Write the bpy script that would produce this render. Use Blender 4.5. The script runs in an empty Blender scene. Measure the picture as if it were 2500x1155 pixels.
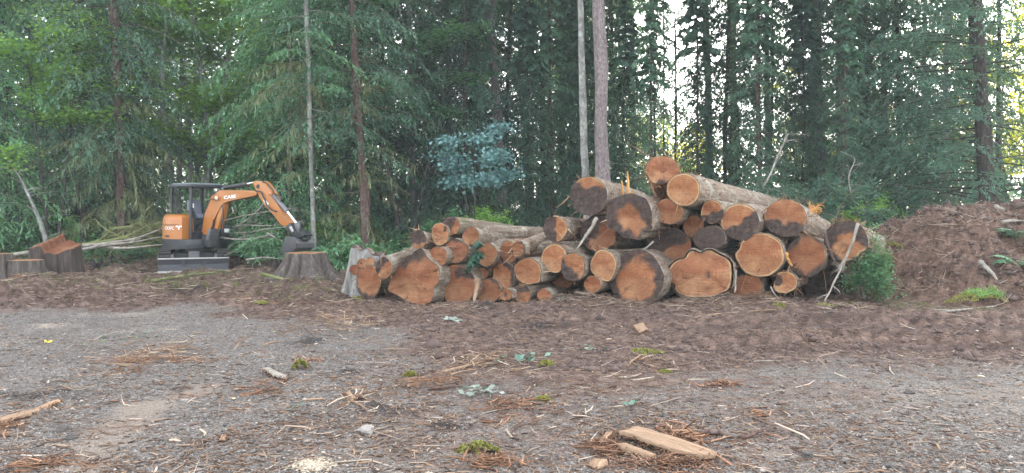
import bpy, bmesh, math, random
import numpy as np
from mathutils import Vector, Matrix, Euler

sc = bpy.context.scene
COL = sc.collection
R = math.radians
CAMZ, HZ, FP = 1.6, 515.0, 2000.0        # camera height (m); the photograph's horizon row and focal length (px of 2500)

def at(px, py, Y):
    return np.array([(px - 1250) / FP * Y, Y, CAMZ - (py - HZ) / FP * Y])

# ------------------------------------------------------------------ noise
def _hash(ix, iy, iz, s):
    n = (ix.astype(np.int64) * 374761393 + iy.astype(np.int64) * 668265263 + iz.astype(np.int64) * 2147483647 + s * 974711) & 0xffffffff
    n = ((n ^ (n >> 13)) * 1274126177) & 0xffffffff
    n = n ^ (n >> 16)
    return (n & 0xffffff) / float(0xffffff)

def vn(x, y, z=None, s=0):
    x = np.asarray(x, float); y = np.asarray(y, float)
    z = np.zeros_like(x) if z is None else np.asarray(z, float)
    x, y, z = np.broadcast_arrays(x, y, z)
    fx, fy, fz = np.floor(x), np.floor(y), np.floor(z)
    u, v, w = x - fx, y - fy, z - fz
    u, v, w = [t * t * (3 - 2 * t) for t in (u, v, w)]
    r = 0
    for dx in (0, 1):
        for dy in (0, 1):
            for dz in (0, 1):
                r = r + _hash(fx + dx, fy + dy, fz + dz, s) * (u if dx else 1 - u) * (v if dy else 1 - v) * (w if dz else 1 - w)
    return r * 2 - 1

def fbm(x, y, z=None, s=0, o=4, g=.5):
    r, a, f = 0, 1.0, 1.0
    for k in range(o):
        r = r + a * vn(np.asarray(x) * f, np.asarray(y) * f, None if z is None else np.asarray(z) * f, s + k * 17)
        a *= g; f *= 2.03
    return r

def sst(a, b, x):
    t = np.clip((np.asarray(x, float) - a) / (b - a), 0, 1)
    return t * t * (3 - 2 * t)

def unit(v):
    return v / np.maximum(np.linalg.norm(v, axis=-1, keepdims=True), 1e-9)

# ------------------------------------------------------------------ objects
def tag(o, label=None, cat=None, group=None, kind=None):
    if label: o['label'] = label
    if cat: o['category'] = cat
    if group: o['group'] = group
    if kind: o['kind'] = kind
    return o

def empty(name, loc=(0, 0, 0), rz=0, label=None, cat=None, group=None):
    o = bpy.data.objects.new(name, None); COL.objects.link(o)
    o.location = [float(c) for c in loc]; o.rotation_euler = (0, 0, rz)
    o.empty_display_size = .2
    return tag(o, label, cat, group)

def link(name, me, parent=None):
    o = bpy.data.objects.new(name, me); COL.objects.link(o)
    if parent: o.parent = parent
    return o

def mesh_np(name, V, Fs, mat, parent=None, attrs=None, smooth=False):
    """V (n,3); Fs: one (m,k) index array or a list of them"""
    if not isinstance(Fs, (list, tuple)): Fs = [Fs]
    Fs = [f for f in Fs if len(f)]
    me = bpy.data.meshes.new(name)
    V = np.ascontiguousarray(V, np.float32)
    me.vertices.add(len(V)); me.vertices.foreach_set('co', V.ravel())
    idx = np.concatenate([f.ravel() for f in Fs]).astype(np.int32)
    tot = np.concatenate([np.full(len(f), f.shape[1]) for f in Fs]).astype(np.int32)
    st = np.concatenate([[0], np.cumsum(tot)[:-1]]).astype(np.int32)
    me.loops.add(len(idx)); me.loops.foreach_set('vertex_index', idx)
    me.polygons.add(len(tot)); me.polygons.foreach_set('loop_start', st); me.polygons.foreach_set('loop_total', tot)
    if smooth: me.polygons.foreach_set('use_smooth', np.ones(len(tot), bool))
    me.update(calc_edges=True)
    for k, a in (attrs or {}).items():
        at_ = me.attributes.new(k, 'FLOAT', 'POINT'); at_.data.foreach_set('value', np.asarray(a, np.float32))
    me.materials.append(mat)
    return link(name, me, parent)

def cat_np(*parts):
    """join (V,F) pairs with the same face size"""
    Vs, Fs, n = [], [], 0
    for V, F in parts:
        Vs.append(V); Fs.append(F + n); n += len(V)
    return np.concatenate(Vs), np.concatenate(Fs)

def tubes(P, Rr, k=5, cap=False):
    """P (N,M,3) centre lines, Rr (N,M) radii -> quads"""
    P = np.asarray(P, float); Rr = np.asarray(Rr, float)
    if P.ndim == 2: P = P[None]; Rr = Rr[None]
    N, M, _ = P.shape
    T = unit(np.gradient(P, axis=1))
    up = np.where(np.abs(T[:, :1, 2:3]) > .8, np.array([1., 0, 0]), np.array([0, 0, 1.]))
    S = unit(np.cross(T, np.broadcast_to(up, T.shape))); B = np.cross(S, T)
    a = np.arange(k) / k * 2 * np.pi
    V = P[:, :, None] + Rr[:, :, None, None] * (np.cos(a)[:, None] * S[:, :, None] + np.sin(a)[:, None] * B[:, :, None])
    i = np.arange(N * M * k).reshape(N, M, k); j = np.roll(i, -1, axis=2)
    F = np.stack([i[:, :-1], j[:, :-1], j[:, 1:], i[:, 1:]], -1).reshape(-1, 4)
    return V.reshape(-1, 3), F

def leaf_quads(C, D, S, L, Wd, bend=0):
    """diamond leaves"""
    L = np.asarray(L)[..., None]; Wd = np.asarray(Wd)[..., None]
    V = np.stack([C - D * L / 2, C + S * Wd / 2 + D * L * .08, C + D * L / 2, C - S * Wd / 2 + D * L * .08], 1).reshape(-1, 3)
    return V, np.arange(len(V)).reshape(-1, 4)

class MB:
    """collects modelled pieces of ONE part"""
    def __init__(s): s.bm = bmesh.new()
    def box(s, c, d, rot=None, taper=None, bev=0):
        r = bmesh.ops.create_cube(s.bm, size=1)['verts']
        for v in r:
            if taper and v.co.z > 0: v.co.x *= taper[0]; v.co.y *= taper[1]
            v.co = Vector((v.co.x * d[0], v.co.y * d[1], v.co.z * d[2]))
            if rot is not None: v.co = rot @ v.co
            v.co += Vector([float(t) for t in c])
        if bev:
            es = {e for v in r for e in v.link_edges}
            bmesh.ops.bevel(s.bm, geom=list(es), offset=bev, segments=2, affect='EDGES', profile=.6)
        return s
    def tube(s, pts, rad, k=10):
        pts = [np.asarray(p, float) for p in pts]; n = len(pts)
        rad = np.full(n, rad) if np.isscalar(rad) else np.asarray(rad)
        V, F = tubes(np.array(pts), rad, k)
        vs = [s.bm.verts.new(v) for v in V]
        for f in F: s.bm.faces.new([vs[i] for i in f])
        s.bm.faces.new(vs[:k][::-1]); s.bm.faces.new(vs[-k:])
        return s
    def prism(s, pts, off, bev=0):
        """closed outline pts (3-D, coplanar) swept by vector off"""
        off = Vector([float(t) for t in off])
        a = [s.bm.verts.new(Vector([float(t) for t in p])) for p in pts]
        b = [s.bm.verts.new(v.co + off) for v in a]
        fs = [s.bm.faces.new(a), s.bm.faces.new(b[::-1])]
        for i in range(len(a)):
            j = (i + 1) % len(a); fs.append(s.bm.faces.new([a[j], a[i], b[i], b[j]]))
        if bev:
            es = {e for f in fs[:2] for e in f.edges}
            bmesh.ops.bevel(s.bm, geom=list(es), offset=bev, segments=2, affect='EDGES', profile=.6)
        return s
    def sphere(s, c, d, rot=None):
        r = bmesh.ops.create_uvsphere(s.bm, u_segments=14, v_segments=8, radius=.5)['verts']
        for v in r:
            v.co = Vector((v.co.x * d[0], v.co.y * d[1], v.co.z * d[2]))
            if rot is not None: v.co = rot @ v.co
            v.co += Vector([float(t) for t in c])
        return s
    def build(s, name, mat, parent=None, smooth=False):
        bmesh.ops.recalc_face_normals(s.bm, faces=s.bm.faces)
        me = bpy.data.meshes.new(name); s.bm.to_mesh(me); s.bm.free()
        me.materials.append(mat)
        if smooth:
            me.polygons.foreach_set('use_smooth', np.ones(len(me.polygons), bool))
            me.set_sharp_from_angle(angle=R(38))
        return link(name, me, parent)

# ------------------------------------------------------------------ materials
class NT:
    def __init__(s, name):
        s.m = bpy.data.materials.new(name); s.m.use_nodes = True
        s.t = s.m.node_tree; s.t.nodes.clear()
        s.out = s.t.nodes.new('ShaderNodeOutputMaterial')
    def n(s, ty, ins=None, **pr):
        nd = s.t.nodes.new('ShaderNode' + ty)
        for k, v in pr.items(): setattr(nd, k, v)
        for k, v in (ins or {}).items(): s.put(nd, k, v)
        return nd
    def put(s, nd, k, v):
        i = nd.inputs[k]
        if isinstance(v, bpy.types.NodeSocket): s.t.links.new(v, i)
        else:
            if i.type == 'RGBA' and not np.isscalar(v) and len(v) == 3: v = (*v, 1)
            i.default_value = v
    def attr(s, name): return s.n('Attribute', attribute_name=name).outputs['Fac']
    def co(s, scale=(1, 1, 1), kind='Object', rot=(0, 0, 0)):
        tc = s.n('TexCoord').outputs[kind]
        return s.n('Mapping', {'Vector': tc, 'Scale': scale, 'Rotation': rot}).outputs[0]
    def noise(s, vec, sc_, det=4, rough=.6, dist=0, out='Fac'):
        return s.n('TexNoise', {'Vector': vec, 'Scale': sc_, 'Detail': det, 'Roughness': rough, 'Distortion': dist}).outputs[out]
    def math(s, op, a, b=0, clamp=False):
        nd = s.n('Math', operation=op, use_clamp=clamp); s.put(nd, 0, a); s.put(nd, 1, b); return nd.outputs[0]
    def mix(s, f, a, b, mode='MIX'):
        nd = s.n('Mix', data_type='RGBA', blend_type=mode)
        s.put(nd, 0, f); s.put(nd, 6, a); s.put(nd, 7, b); return nd.outputs[2]
    def rng(s, v, a, b, c=0, d=1):
        return s.n('MapRange', {0: v, 1: a, 2: b, 3: c, 4: d}).outputs[0]
    def ramp(s, f, stops):
        nd = s.n('ValToRGB', {0: f}); cr = nd.color_ramp
        while len(cr.elements) < len(stops): cr.elements.new(.5)
        for e, (p, c) in zip(cr.elements, stops): e.position = p; e.color = (*c, 1)
        return nd.outputs[0]
    def bump(s, h, strength=.5, dist=.02):
        return s.n('Bump', {'Height': h, 'Strength': strength, 'Distance': dist}).outputs[0]
    def pbr(s, col, rough=.8, bump=None, metal=0, spec=.3, **k):
        b = s.n('BsdfPrincipled', {'Base Color': col, 'Roughness': rough, 'Metallic': metal, 'Specular IOR Level': spec})
        if bump is not None: s.put(b, 'Normal', bump)
        for kk, v in k.items(): s.put(b, kk, v)
        s.t.links.new(b.outputs[0], s.out.inputs[0]); return b

def foliage(name, dark, light, trans, tf=.4):
    m = NT(name); dark, light = [tuple(c * 1.7 + .01 for c in q) for q in (dark, light)]
    oi = m.n('ObjectInfo').outputs['Random']
    tone = m.math('ADD', m.attr('tone'), m.rng(oi, 0, 1, -.12, .12), True)
    col = m.mix(tone, dark, light)
    tcol = m.mix(tone, tuple(c * .75 for c in trans), trans)
    p = m.n('BsdfPrincipled', {'Base Color': col, 'Roughness': .55, 'Specular IOR Level': .35})
    t = m.n('BsdfTranslucent', {'Color': tcol})
    mx = m.n('MixShader', {0: tf, 1: p.outputs[0], 2: t.outputs[0]})
    m.t.links.new(mx.outputs[0], m.out.inputs[0])
    return m.m

def bark(name, c1, c2, c3, fine=(14, 14, 2.2), moss=0, bstr=.7, lichen=0):
    m = NT(name)
    v = m.co(fine)
    n1 = m.noise(v, 1.6, 6, .65, .4); n2 = m.noise(m.co((2, 2, .7)), 2.2, 4)
    col = m.ramp(n1, [(.3, c1), (.52, c2), (.72, c3)])
    col = m.mix(m.rng(n2, .4, .7, 0, .45), col, tuple(c * .6 for c in c2))
    if lichen:
        col = m.mix(m.rng(m.noise(m.co((1, 1, .8)), 5, 5, .7), .52, .6, 0, lichen), col, (.42, .44, .38))
    if moss:
        mk = m.rng(m.noise(m.co(), 3.2, 5, .7), .66 - moss * .35, .76 - moss * .35, 0, .9)
        col = m.mix(mk, col, m.mix(m.noise(m.co(), 30, 3), (.06, .075, .025), (.17, .185, .07)))
    m.pbr(col, .92, m.bump(n1, bstr, .03), spec=.15)
    return m.m

def plain(name, col, rough=.5, metal=0, var=.25, spec=.4, scale=6, dirt=(.12, .09, .07), df=.35):
    m = NT(name)
    n1 = m.noise(m.co(), scale, 6, .7)
    c = m.mix(m.rng(n1, .35, .75, 0, var), col, tuple(x * .55 for x in col))
    c = m.mix(m.rng(m.noise(m.co(), scale * .6, 5, .75), .55, .72, 0, df), c, dirt)
    m.pbr(c, m.rng(n1, .3, .7, rough * .8, min(1, rough * 1.3)), m.bump(m.noise(m.co(), 60, 3), .08, .005), metal, spec)
    return m.m

def tonemat(name, stops, rough=.85, fibre=0):
    """base colour picked per piece by its 'tone' (chips, roots, stones)"""
    m = NT(name)
    c = m.ramp(m.attr('tone'), stops)
    c = m.mix(m.rng(m.noise(m.co(), 45, 4), .3, .7, 0, .35), c, m.mix(.5, c, (.04, .03, .025)))
    m.pbr(c, rough, spec=.25)
    return m.m
# ------------------------------------------------------------------ the materials of the place
def mat_face():
    m = NT('cut wood')
    oi = m.n('ObjectInfo').outputs['Random']
    rad, st, hue = m.attr('rad'), m.attr('stain_shade'), m.attr('hue')
    co = m.co()
    nz = m.noise(co, 5, 5, .65)
    warp = m.math('ADD', rad, m.rng(m.noise(co, 3.5, 3), .3, .7, -.07, .07))
    ring = m.math('SINE', m.math('MULTIPLY', warp, 52))
    ring2 = m.math('SINE', m.math('MULTIPLY', warp, 171))
    c = m.ramp(nz, [(.25, (.195, .083, .037)), (.5, (.30, .138, .064)), (.75, (.42, .225, .113))])
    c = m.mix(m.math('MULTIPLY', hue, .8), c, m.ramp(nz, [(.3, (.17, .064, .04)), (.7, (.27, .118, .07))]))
    c = m.mix(m.rng(ring, -1, 1, 0, .48), c, (.18, .07, .035))
    c = m.mix(m.rng(ring2, -1, 1, 0, .2), c, (.2, .08, .04))
    c = m.mix(m.rng(m.noise(co, 1.7, 4), .45, .7, 0, .7), c, (.47, .29, .165))
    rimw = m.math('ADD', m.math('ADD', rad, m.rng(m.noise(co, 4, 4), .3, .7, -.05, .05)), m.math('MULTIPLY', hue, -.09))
    c = m.mix(m.rng(m.math('ADD', rimw, m.rng(oi, 0, 1, -.05, .03)), .885, .915, 0, .85), c, (.42, .30, .17))
    c = m.mix(1.0, c, m.ramp(oi, [(0, (.72, .66, .62)), (.25, (1.02, .92, .84)), (.45, (.76, .64, .58)), (.65, (1.1, 1.04, .96)), (.82, (.84, .70, .62)), (1, (1.14, 1.08, 1.0))]), 'MULTIPLY')
    # chain-saw streaks and radial checks
    sk = m.noise(m.co((2, 1, 38), rot=(0, .5, 0)), 1.4, 3, .7)
    c = m.mix(m.rng(sk, .58, .74, 0, .45), c, (.15, .06, .03))
    c = m.mix(m.rng(m.noise(co, 2.3, 5, .7, .8), .5, .72, 0, .55), c, (.17, .06, .032))
    dirv = m.n('VectorMath', {0: m.n('Mapping', {'Vector': m.n('TexCoord').outputs['Object'], 'Scale': (1, 0, 1)}).outputs[0]}, operation='NORMALIZE').outputs[0]
    dv = m.n('VectorMath', {0: dirv, 1: m.n('CombineXYZ', {0: m.math('MULTIPLY', oi, 31), 1: m.math('MULTIPLY', rad, .12), 2: 0.0}).outputs[0]}, operation='ADD').outputs[0]
    cr = m.math('ABSOLUTE', m.math('SUBTRACT', m.noise(dv, 3.4, 2, .5), .5))
    crk = m.math('MULTIPLY', m.rng(cr, .002, .011, 1, 0), m.rng(m.noise(co, 2.2, 3), .48, .56))
    c = m.mix(m.math('MULTIPLY', crk, .8), c, (.06, .028, .016))
    c = m.mix(m.rng(rad, .965, .985), c, (.07, .045, .03))
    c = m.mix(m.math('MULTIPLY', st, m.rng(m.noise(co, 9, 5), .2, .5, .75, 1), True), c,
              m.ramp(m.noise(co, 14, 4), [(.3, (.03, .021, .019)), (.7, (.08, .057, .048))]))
    c = m.mix(m.rng(m.noise(co, 26, 3), .64, .7, 0, .6), c, (.13, .06, .035))
    h = m.math('SUBTRACT', m.math('ADD', m.math('MULTIPLY', sk, 1.3), m.math('MULTIPLY', nz, .8)), crk)
    m.pbr(c, .8, m.bump(h, .8, .03), spec=.2)
    return m.m

def mat_ground(name, soil_only=False):
    m = NT(name)
    co = m.co()
    # gravel: crushed grey stone
    vo = m.n('TexVoronoi', {'Vector': co, 'Scale': 58.0, 'Randomness': 1.0})
    cell = m.n('SeparateColor', {0: vo.outputs['Color']}).outputs[0]
    g = m.ramp(cell, [(.0, (.08, .071, .065)), (.5, (.155, .137, .122)), (.85, (.235, .21, .187)), (1, (.36, .325, .29))])
    big = m.noise(co, .9, 6, .65)
    g = m.mix(m.rng(big, .35, .7, 0, .6), g, (.108, .095, .086))
    n1 = m.noise(co, 7, 8, .72); n2 = m.noise(co, 33, 5, .7); n3 = m.noise(m.co((.55, 3.4, 1)), 1.5, 8, .75)
    s = m.ramp(n1, [(.32, (.022, .014, .012)), (.46, (.095, .062, .05)), (.58, (.175, .12, .098)), (.72, (.32, .24, .19))])
    s = m.mix(m.rng(n2, .45, .75, 0, .55), s, (.25, .17, .125))
    s = m.mix(m.rng(n3, .48, .66, 0, .75), s, (.045, .028, .023))
    if soil_only:
        c = m.mix(1.0, s, (.94, .87, .82), 'MULTIPLY'); h = m.math('ADD', n1, m.math('MULTIPLY', n2, .5))
    else:
        sm = m.math('ADD', m.attr('soil'), m.rng(m.noise(co, 2.4, 7, .75), .25, .75, -.42, .42), True)
        c = m.mix(m.rng(sm, .3, .7), g, s)
        du = m.math('ADD', m.attr('dust'), m.rng(m.noise(co, 3.4, 6, .7), .25, .75, -.3, .3), True)
        dcol = m.mix(m.rng(n2, .3, .7), (.19, .152, .124), (.29, .238, .193))
        dcol = m.mix(m.rng(sm, .3, .7), dcol, m.mix(m.rng(n2, .3, .7), (.16, .10, .078), (.27, .185, .145)))
        c = m.mix(m.math('MULTIPLY', m.rng(du, .35, .75), .85), c, dcol)
        dk = m.math('ADD', m.attr('dark'), m.rng(n1, .25, .75, -.3, .3), True)
        c = m.mix(m.math('MULTIPLY', m.rng(dk, .4, .7), .85), c, (.03, .026, .026))
        mo = m.math('ADD', m.attr('mossy'), m.rng(m.noise(co, 5, 6, .75), .25, .75, -.45, .45), True)
        c = m.mix(m.rng(mo, .5, .75, 0, .8), c, m.mix(n2, (.06, .08, .02), (.15, .16, .045)))
        h = m.math('ADD', m.math('MULTIPLY', vo.outputs['Distance'], -1.2), m.math('ADD', n1, m.math('MULTIPLY', n2, .6)))
    m.pbr(c, .95, m.bump(h, .8, .03), spec=.15)
    return m.m

M = dict(
    face=mat_face(), ground=mat_ground('gravel and soil'), soil=mat_ground('reddish soil', True),
    logbark=bark('cedar log bark', (.10, .072, .052), (.215, .165, .125), (.36, .29, .225), (17, 1.7, 17), lichen=.4),
    logbark_red=bark('peeled cedar bark', (.13, .06, .035), (.27, .14, .085), (.40, .25, .16), (17, 1.7, 17)),
    logbark_moss=bark('mossy cedar bark', (.09, .07, .05), (.2, .16, .12), (.32, .27, .2), (17, 1.7, 17), moss=.35),
    stumpbark=bark('stump bark', (.035, .028, .024), (.095, .079, .068), (.185, .16, .14), (11, 11, 1.4), moss=.03),
    stumpdark=bark('dark stump bark', (.028, .021, .018), (.07, .054, .046), (.14, .112, .098), (11, 11, 1.2)),
    greywood=bark('weathered wood', (.085, .08, .075), (.21, .20, .185), (.34, .325, .30), (14, 14, 1.5)),
    bark_red=bark('hemlock bark', (.045, .027, .022), (.105, .066, .055), (.17, .12, .10), (13, 13, 3.5), lichen=.15),
    bark_dark=bark('dark fir bark', (.025, .021, .019), (.06, .05, .045), (.11, .095, .088), (13, 13, 3)),
    bark_grey=bark('pale alder bark', (.10, .095, .085), (.21, .205, .19), (.33, .325, .31), (5, 5, 3), lichen=.5),
    bark_scaly=bark('scaly spruce bark', (.075, .058, .055), (.20, .165, .16), (.34, .29, .29), (16, 16, 7), bstr=1.0),
    bark_moss=bark('mossy bark', (.05, .045, .03), (.11, .10, .07), (.19, .17, .12), (12, 12, 3), moss=.3),
    deadwood=bark('dead branch wood', (.13, .115, .095), (.27, .24, .2), (.42, .39, .34), (6, 6, 3)),
    mosswood=bark('moss covered branch', (.07, .075, .035), (.16, .165, .075), (.27, .27, .14), (6, 6, 3), moss=.5),
    hemlock=foliage('hemlock needles', (.02, .06, .04), (.095, .18, .11), (.10, .20, .07)),
    cedar=foliage('cedar sprays', (.009, .034, .025), (.052, .115, .08), (.10, .20, .08)),
    darkfir=foliage('dark fir needles', (.008, .028, .02), (.04, .085, .056), (.07, .15, .05)),
    lightneedle=foliage('light green needles', (.035, .10, .05), (.14, .29, .14), (.16, .32, .09)),
    maple=foliage('maple leaves', (.05, .13, .03), (.19, .34, .08), (.34, .55, .06), .5),
    sunleaf=foliage('leaves painted sunlit', (.10, .14, .01), (.26, .30, .02), (.70, .70, .02), .5),  # the sun's yellow backlight is put into the leaf colour
    skytint_leaf=foliage('maple leaves with sky tint', (.045, .105, .10), (.13, .235, .23), (.10, .24, .18), .2),  # blue reflection of the sky put into the leaf colour
    shrub=foliage('shrub leaves', (.018, .062, .03), (.09, .19, .09), (.15, .32, .07), .4),
    fern=foliage('fern fronds', (.03, .095, .05), (.13, .27, .16), (.12, .26, .08), .3),
    moss=foliage('yellow green moss', (.055, .055, .012), (.19, .18, .04), (.25, .26, .04), .2),
    clods=tonemat('soil clods', [(0, (.045, .031, .027)), (.5, (.105, .072, .06)), (1, (.15, .105, .088))]),
    grass=foliage('grass blades', (.06, .13, .03), (.20, .34, .09), (.22, .36, .06), .3),
    paleleaf=foliage('pale leaf backs', (.085, .105, .085), (.17, .195, .17), (.2, .3, .15), .15),
    darkleaf=foliage('dark leaves', (.03, .06, .045), (.10, .17, .13), (.08, .14, .06), .2),
    stones=tonemat('gravel stone', [(0, (.05, .045, .041)), (.45, (.15, .134, .12)), (.8, (.26, .235, .21)), (1, (.42, .385, .345))]),
    chips=tonemat('wood chips', [(0, (.065, .045, .036)), (.35, (.165, .10, .068)), (.6, (.27, .165, .10)), (.8, (.40, .29, .195)), (1, (.60, .50, .39))]),
    fibres=tonemat('red bark fibres', [(0, (.08, .045, .03)), (.5, (.25, .125, .07)), (.85, (.38, .22, .13)), (1, (.58, .43, .29))]),
    roots=tonemat('soil roots', [(0, (.07, .04, .03)), (.6, (.24, .16, .11)), (1, (.5, .41, .32))]),
    sawdust=tonemat('sawdust', [(0, (.22, .17, .12)), (.5, (.38, .31, .23)), (1, (.55, .48, .38))]),
    orange=plain('orange paint', (.36, .13, .026), .4, 0, .3, .5, dirt=(.15, .09, .055), df=.7, scale=4),
    black=plain('black paint', (.022, .024, .027), .45, 0, .3, .45, dirt=(.10, .085, .07), df=.45),
    steel=plain('worn steel', (.145, .14, .145), .5, .5, .4, .5, dirt=(.11, .08, .06), df=.45),
    chrome=plain('chrome rod', (.62, .62, .64), .18, .9, .1, .6, df=.05),
    blade=plain('blade steel', (.055, .055, .062), .55, .3, .4, .4, dirt=(.10, .075, .058), df=.6),
    edge=plain('pale edge steel', (.42, .40, .38), .5, .3, .35, .4),  # pale steel; along the blade it stands for edge highlights
    rubber=plain('track rubber', (.035, .034, .033), .85, 0, .3, .2, dirt=(.11, .08, .062), df=.7, scale=9),
    vinyl=plain('grey seat vinyl', (.145, .155, .20), .6, 0, .2, .35),
    white=plain('white lettering', (.78, .77, .74), .5, 0, .08, .3, df=.1),
    lens=plain('lamp lens', (.75, .72, .66), .2, 0, .1, .6, df=.1),
    roof=plain('grey canopy paint', (.14, .165, .16), .5, 0, .25, .4),
    plank=bark('split plank', (.17, .105, .065), (.30, .20, .13), (.40, .285, .195), (34, 1.6, 34), bstr=.8),
    shard=bark('fresh splinter', (.42, .18, .05), (.62, .33, .11), (.75, .48, .2), (20, 20, 2), bstr=.5),
    yellow=plain('yellow leaf', (.75, .62, .08), .6, 0, .1),
)

# ------------------------------------------------------------------ world, sun, camera
w = bpy.data.worlds.new("World"); sc.world = w; w.use_nodes = True
wt = w.node_tree; bg = wt.nodes['Background']
SUN_EL, SUN_AZ = 31.0, 28.0        # degrees; azimuth from the view direction towards the right: the sun stands behind the wood
sky = wt.nodes.new('ShaderNodeTexSky'); sky.sky_type = 'NISHITA'; sky.sun_disc = False
sky.sun_elevation = R(SUN_EL); sky.sun_rotation = R(SUN_AZ); sky.dust_density = 2.5; sky.air_density = 1.0; sky.ozone_density = .8
hs = wt.nodes.new('ShaderNodeHueSaturation'); hs.inputs['Saturation'].default_value = .3
wt.links.new(sky.outputs[0], hs.inputs['Color']); wt.links.new(hs.outputs[0], bg.inputs[0]); bg.inputs[1].default_value = .15
sl = bpy.data.lights.new('sun', 'SUN'); sl.energy = 2.4; sl.angle = R(.5); sl.color = (1, .93, .8)
so = bpy.data.objects.new('sun', sl); COL.objects.link(so)
sd = Vector((math.sin(R(SUN_AZ)) * math.cos(R(SUN_EL)), math.cos(R(SUN_AZ)) * math.cos(R(SUN_EL)), math.sin(R(SUN_EL))))
so.rotation_euler = sd.to_track_quat('Z', 'Y').to_euler(); so.location = sd * 60
cam = bpy.data.cameras.new('camera'); co_ = bpy.data.objects.new('camera', cam); COL.objects.link(co_)
co_.location = (0, 0, CAMZ); co_.rotation_euler = (R(90), 0, 0)
cam.sensor_width = 36; cam.lens = 36 * FP / 2500; cam.shift_y = (HZ - 577.5) / 2500
cam.clip_start = .1; cam.clip_end = 2000
sc.camera = co_
sc.view_settings.view_transform = 'Standard'; sc.view_settings.look = 'None'
sc.view_settings.gamma = 1; sc.view_settings.use_curve_mapping = False
sc.view_settings.exposure = 3.15
try:
    sc.cycles.max_bounces = 8; sc.cycles.transmission_bounces = 4; sc.cycles.sample_clamp_indirect = 6; sc.cycles.caustics_reflective = False
except Exception: pass

# ------------------------------------------------------------------ the evening air of the clearing
def haze(d):
    m = bpy.data.materials.new('haze'); m.use_nodes = True; t = m.node_tree; t.nodes.clear()
    o = t.nodes.new('ShaderNodeOutputMaterial'); v = t.nodes.new('ShaderNodeVolumePrincipled')
    v.inputs['Color'].default_value = (.84, .93, .95, 1); v.inputs['Density'].default_value = d; v.inputs['Anisotropy'].default_value = .2
    t.links.new(v.outputs[0], o.inputs['Volume'])
    b = MB().box((0, 160, 22), (900, 520, 50)).build('haze', m); b['kind'] = 'stuff'
haze(.0013)

# ------------------------------------------------------------------ the lie of the land
LANE = [((px - 1250) * 1.6 / (py - 515), 3200 / (py - 515)) for px, py in ((120, 1230), (190, 1150), (255, 1080), (335, 1010), (420, 968), (500, 940))]
RUTS = ((9.55, 0), (10.2, 2.1), (11.3, 1.2), (11.95, 3.3))
def zones(x, y):
    """masks (soil, dust, dark, mossy, rough) at ground points"""
    n = fbm(x * .55, y * .55, s=3) * .9
    yb = 13.3 - 4.6 * sst(-4.5, .8, x) - .25 * sst(3, 8, x)
    soil = sst(-2.2, 1.3, y - yb + n * 1.5)
    soil = np.maximum(soil, .28); soil = np.maximum(soil, .47 * sst(-3.5, -.5, x) * (1 - sst(2, 4.5, x)) * sst(4, 5.5, y))
    trk = np.zeros_like(np.asarray(x, float)); dust = np.zeros_like(trk)          # the compacted tan lane, lower left
    for (p, q) in zip(LANE, LANE[1:]):
        ax, ay, bx, by = p[0], p[1], q[0], q[1]; t = np.clip(((x - ax) * (bx - ax) + (y - ay) * (by - ay)) / ((bx - ax) ** 2 + (by - ay) ** 2), 0, 1)
        dust = np.maximum(dust, .95 * np.exp(-(np.hypot(x - ax - t * (bx - ax), y - ay - t * (by - ay)) / .26) ** 2))
    for ya, ph in RUTS:                                  # packed soil in the ruts; lug and rim relief painted light and dark
        d = y - (ya + .12 * np.sin(x * .5 + ph) + .05 * (x - 5)); mk = sst(1.2, 2.6, x) * (1 - sst(10.5, 12, x))
        lug = .5 + .5 * np.sin((x + np.sign(d) * .06) * 2 * np.pi / .26)
        dust = np.maximum(dust, mk * np.exp(-(d / .24) ** 4) * (.45 + .5 * lug))
        trk = np.maximum(trk, mk * .5 * np.exp(-((np.abs(d) - .36) / .10) ** 2))
    dust = np.maximum(dust, .42 * np.exp(-((x + .5) / 2.2) ** 2) * (1 - sst(6.0, 8.2, y)))
    dust = np.maximum(dust, .5 * np.exp(-((x - 1.9) / .9) ** 2 - ((y - 5.6) / .7) ** 2))
    dust = np.maximum(dust, .5 * np.exp(-((x - 4.5) / 4) ** 2 - ((y - 7.0) / 1.6) ** 2))
    dark = trk
    for px, py, rx, ry in ((850, 908, 45, 14), (930, 1000, 120, 28), (440, 945, 40, 14), (760, 830, 60, 14), (1330, 795, 110, 14), (470, 725, 70, 16), (250, 650, 70, 10), (420, 705, 90, 8), (620, 690, 60, 10), (330, 668, 60, 7),
                           (90, 960, 190, 16), (1100, 1040, 110, 14), (1400, 735, 120, 16), (2290, 690, 30, 12), (1180, 760, 60, 8)):
        Y = CAMZ * FP / (py - HZ); X = (px - 1250) / FP * Y
        dark = np.maximum(dark, .75 * np.exp(-((x - X) / (rx * Y / FP)) ** 2 - ((y - Y) / (ry * Y * Y / (CAMZ * FP))) ** 2))
    mossy = .55 * sst(12.6, 13.2, y) * (1 - sst(14.2, 15.2, y)) * sst(4, 6, x) * (1 - sst(9.5, 10.5, x))
    mossy = np.maximum(mossy, .5 * sst(14.2, 15.5, y) * (1 - sst(21, 25, y)) * (1 - sst(-3.4, -1.5, x)))
    mossy = np.maximum(mossy, .62 * sst(22, 25, y))
    rough = soil * sst(9, 13, y)
    return soil, dust, dark, mossy, rough

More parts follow.
